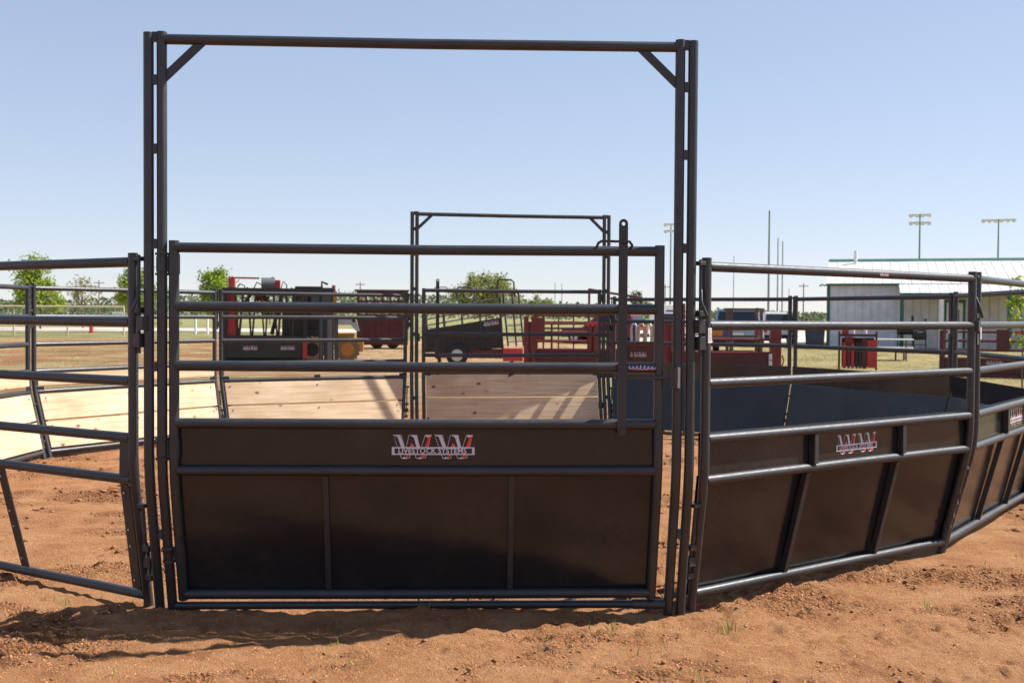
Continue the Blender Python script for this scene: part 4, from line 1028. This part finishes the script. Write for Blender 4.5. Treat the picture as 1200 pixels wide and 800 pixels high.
# black loading ramp on wheels
t, v = px_thing('loading_ramp', 'black portable livestock loading ramp with red base, wheel and ladder end', 'loading ramp', 552, 33.5)
def ramp_side(y, lg):
    b = MB(); b.prism([(v.x(497), v.z(413)), (v.x(590), v.z(407)), (v.x(586), v.z(372)), (v.x(497), v.z(387))], y-.02, y+.02); o = b.build('side_sheet', M['sheet'], t)
    if lg: logo(o, v.x(575), y-.022, v.z(378.5), .46, 0, 0).rotation_euler = (0, -.16, 0)
    for k, (ya, yb) in enumerate(((382, 367), (375, 358), (368, 349))):
        b = MB(); b.tube([(v.x(497), y, v.z(ya)), (v.x(586), y, v.z(yb-1))], .022, 8); b.build('side_rail', M['grey'], t)
    for p in (499, 520, 541, 562, 586): b = MB(); b.tube([(v.x(p+3), y-.03, v.z(411)), (v.x(p-1), y-.03, v.z(369-(p-497)*.17-5))], .026, 8); b.build('upright', M['steel'], t)
ramp_side(-.45, True); ramp_side(.45, False)
b = MB(); b.prism([(v.x(497), v.z(413)), (v.x(590), v.z(406)), (v.x(590), v.z(404)), (v.x(497), v.z(411))], -.42, .42); b.build('ramp_floor', M['brown'], t)
for pa, pb, yt, yl in ((535, 556, 337, 352), (582, 602, 328, 348)):
    MB().tube([V3(v, pa, yl, -.46), V3(v, pa, yt+3, -.46), V3(v, pa+2, yt, -.46), V3(v, pb-4, yt+.5, -.46), V3(v, pb-1, yt+3, -.46), V3(v, pb, yl, -.46)], .028, 8).build('hoop', M['steel'], t)
for k in range(7):
    z = v.z(344+k*9.3); MB().tube([(v.x(589+k*.8), -.46, z), (v.x(607+k*1.0), -.46, z+.03)], .022, 8).build('ladder_rung', M['ltgrey'], t)
for pa, pb in ((588, 595), (598.5, 604.5), (606, 613)): MB().tube([V3(v, pa, 340, -.46), V3(v, pb, 405, -.46)], .028, 8).build('ladder_rail', M['steel'], t)
MB().bb(v.x(510), v.x(604), -.42, .42, v.z(419), v.z(409)).build('base_frame', M['red'], t, bevel=.01)
MB().bb(v.x(589), v.x(612), -.62, -.44, v.z(422), v.z(407)).build('fender_box', M['hydrant'], t, bevel=.015)
for p in (515, 600): MB().bb(v.x(p)-.05, v.x(p)+.05, -.1, .1, 0, v.z(418)).build('jack', M['red'], t)
for y in (-.62, .62):
    o = MB().disc((v.x(536), y, .33), .33, .2, (0, 1, 0), 22).build('wheel', M['tyre'], t, bevel=.03)
    MB().disc((v.x(536), y-.1 if y < 0 else y+.1, .33), .18, .03, (0, 1, 0), 14).build('rim', M['rim'], o)

# red steel alleys, chutes
def red_alley(label, px, d, p0, p1, ytop, ybox, ybase, nr, nv, mat='red', box=True, lg=False, dep=.75, posts=()):
    t, v = px_thing('cattle_chute', label, 'cattle chute', px, d, 'red steel cattle chutes standing around the pen')
    z0 = max(0.0, v.z(ybase, px)); z0 = 0.0
    zb, zt = v.z(ybox, px), v.z(ytop, px)
    x0, x1 = v.x(p0), v.x(p1)
    for y in (-dep/2, dep/2):
        if box:
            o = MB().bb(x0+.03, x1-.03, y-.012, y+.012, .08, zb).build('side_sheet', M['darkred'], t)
            if lg and y < 0: logo(o, (x0+x1)/2-.15, y-.014, (zb+.1)/2+.1, .42)
        for k in range(nr):
            z = zb+(zt-zb)*k/max(1, nr-1)
            MB().tube([(x0, y, z), (x1, y, z)], .028, 8).build('rail', M[mat], t)
        for k in range(nv):
            x = x0+(x1-x0)*(k+.5)/nv
            MB().bb(x-.02, x+.02, y-.02, y+.02, .06, zt).build('upright', M[mat], t)
        for x in (x0, x1): MB().bb(x-.055, x+.055, y-.055, y+.055, 0, zt+.04).build('corner_post', M[mat], t)
        MB().bb(x0-.05, x1+.05, y-.07, y+.07, -.02, .05).build('skid', M['darkred'], t)
    for x in (x0, x1): MB().bb(x-.03, x+.03, -dep/2+.05, dep/2-.05, zt-.03, zt+.03).build('cross_tie', M[mat], t)
    return t, v, zt, zb
t, v, zt, zb = red_alley('red pipe alley section behind the far gate, beside the black ramp', 670, 28, 620, 726, 379, 410, 438, 4, 2)
for p in (617.5, 626): MB().bb(v.x(p)-.06, v.x(p)+.06, -.5, -.4, 0, v.z(371)).build('gate_post', M['red'], t)
MB().bb(v.x(626), v.x(639), -.48, -.42, v.z(398), v.z(372)).build('control_box', M['red'], t, bevel=.01)
MB().bb(v.x(686), v.x(706), -.50, -.42, v.z(382), v.z(377)).build('cross_beam', M['hydrant'], t)
for p in (691, 697): MB().tube([V3(v, p, 410, -.44), V3(v, p, 380, -.44)], .07, 10).build('cylinder', M['red'], t)
b = MB(); b.tube([V3(v, 690, 339, 0), V3(v, 712, 343, 0), V3(v, 752, 349, 0)], .03, 8); b.build('overhead_arm', M['darkred'], t)
b = MB(); b.tube([V3(v, 690, 379, 0), V3(v, 690, 338, 0)], .03, 8); b.build('overhead_post', M['darkred'], t)
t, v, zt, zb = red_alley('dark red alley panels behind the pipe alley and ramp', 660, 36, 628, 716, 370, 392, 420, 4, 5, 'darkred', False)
t, v, zt, zb = red_alley('red chute carrying curved pale tube bows and an emblem', 755, 28.5, 731, 779, 379, 404, 428, 2, 2, 'red', True, True)
for k, p in enumerate((743, 751.5, 760, 768)):
    w2 = 3.0; MB().tube([V3(v, p-w2, 403, -.43), V3(v, p-w2, 384, -.43), V3(v, p-w2*.5, 379.5, -.43), V3(v, p+w2*.5, 379.5, -.43), V3(v, p+w2, 384, -.43), V3(v, p+w2, 403, -.43)], .03, 8).build('tube_bow', M[('hide', 'tan', 'ltgrey', 'tan')[k]], t)
t, v, zt, zb = red_alley('long low red chute with deep trough behind the far sheeted panel', 850, 30.5, 786, 907, 382, 413, 432, 3, 0)
MB().bb(v.x(901), v.x(913), -.5, .5, 0, v.z(381)).build('end_plate', M['red'], t, bevel=.01)
b = MB(); b.tube([V3(v, 914, 428, -.42), V3(v, 916, 421, -.45), V3(v, 914, 415, -.42)], .02, 8); b.build('latch_handle', M['red'], t)
for k in range(2): inst('warning_sticker', STK, t, (v.x(901), -.505, v.z(422)+k*.18-.05), (0, 0, 0), (3.2, 1, 2))
MB().bb(v.x(798), v.x(804), -.52, -.42, 0, v.z(356)).build('gate_post', M['red'], t)

# brown pipe gate standing in front of the silver vehicle
t, v = px_thing('brown_pipe_gate', 'rusty brown double-post pipe gate in front of the silver-blue vehicle', 'gate', 872, 42)
for p in (852.5, 857, 886, 891.5): MB().bb(v.x(p)-.06, v.x(p)+.06, -.06, .06, -.05, v.z(361)).build('post', M['brown'], t)
for (a_, c_, yy) in ((848, 895, 362.5), (857, 886, 378), (857, 886, 394)): MB().bb(v.x(a_), v.x(c_), -.045, .045, v.z(yy)-.045, v.z(yy)+.045).build('rail', M['brown'], t)
MB().bb(v.x(850), v.x(894), -.3, .3, -.02, .05).build('sled', M['brown'], t)

# red squeeze chute (stacked plates) on the lawn
t, v = px_thing('squeeze_chute', 'upright red calf squeeze chute with worn plates on the lawn', 'squeeze chute', 1005, 30)
def bx(nm, p0, p1, ya, yb, y0, y1, m_): return MB().bb(v.x(p0), v.x(p1), y0, y1, v.z(yb), v.z(ya)).build(nm, M[m_], t, bevel=.006)
for p, m_ in ((984.5, 'darkred'), (1026, 'darkred')): bx('corner_post', p-1, p+1, 388, 433, -.3, -.2, m_); bx('corner_post', p-1, p+1, 388, 433, .3, .4, m_)
bx('top_frame', 984, 1026, 391, 394, -.3, .4, 'darkred')
for k, (p0, p1, m_) in enumerate(((988.5, 992.5, 'brightred'), (994, 997, 'red'), (998, 1001.5, 'brightred'), (1003, 1005.5, 'black'), (1006.5, 1009.5, 'chuteblack'))): bx('side_bar', p0, p1, 401, 431, -.3, -.24, m_)
bx('head_plate', 991, 1000, 394.3, 402, -.33, -.28, 'red')
bx('door_plate', 1016, 1026.5, 398, 430, -.34, -.3, 'brightred')
bx('door_frame', 1010, 1015.5, 396, 431, -.3, -.25, 'darkred')
bx('back_plate', 987, 1024, 396, 430, .28, .32, 'darkred')
bx('control_post', 987.5, 995, 381, 391, -.1, .1, 'brightred')
for p in (1000, 1013.5): b = MB(); b.tube([V3(v, p, 391, 0), V3(v, p, 384, 0)], .045, 8); b.build('gauge', M['white'], t)
MB().bb(v.x(983), v.x(1027), -.36, .45, -.02, .06).build('sled', M['darkred'], t)
# red chute beside the porch side
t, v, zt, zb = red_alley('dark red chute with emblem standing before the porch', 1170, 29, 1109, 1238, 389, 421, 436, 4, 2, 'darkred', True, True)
MB().bb(v.x(1168), v.x(1182), -.46, -.40, v.z(410), v.z(386)).build('control_box', M['darkred'], t, bevel=.01)
b = MB(); b.bb(v.x(1190), v.x(1204), -.47, -.41, v.z(391), v.z(387)); b.build('name_plate', M['hydrant'], t)
# low red machinery far behind
t, v, zt, zb = red_alley('far dark red rail chute before the travel trailer', 800, 40, 770, 830, 372, 392, 415, 3, 3, 'darkred', False)
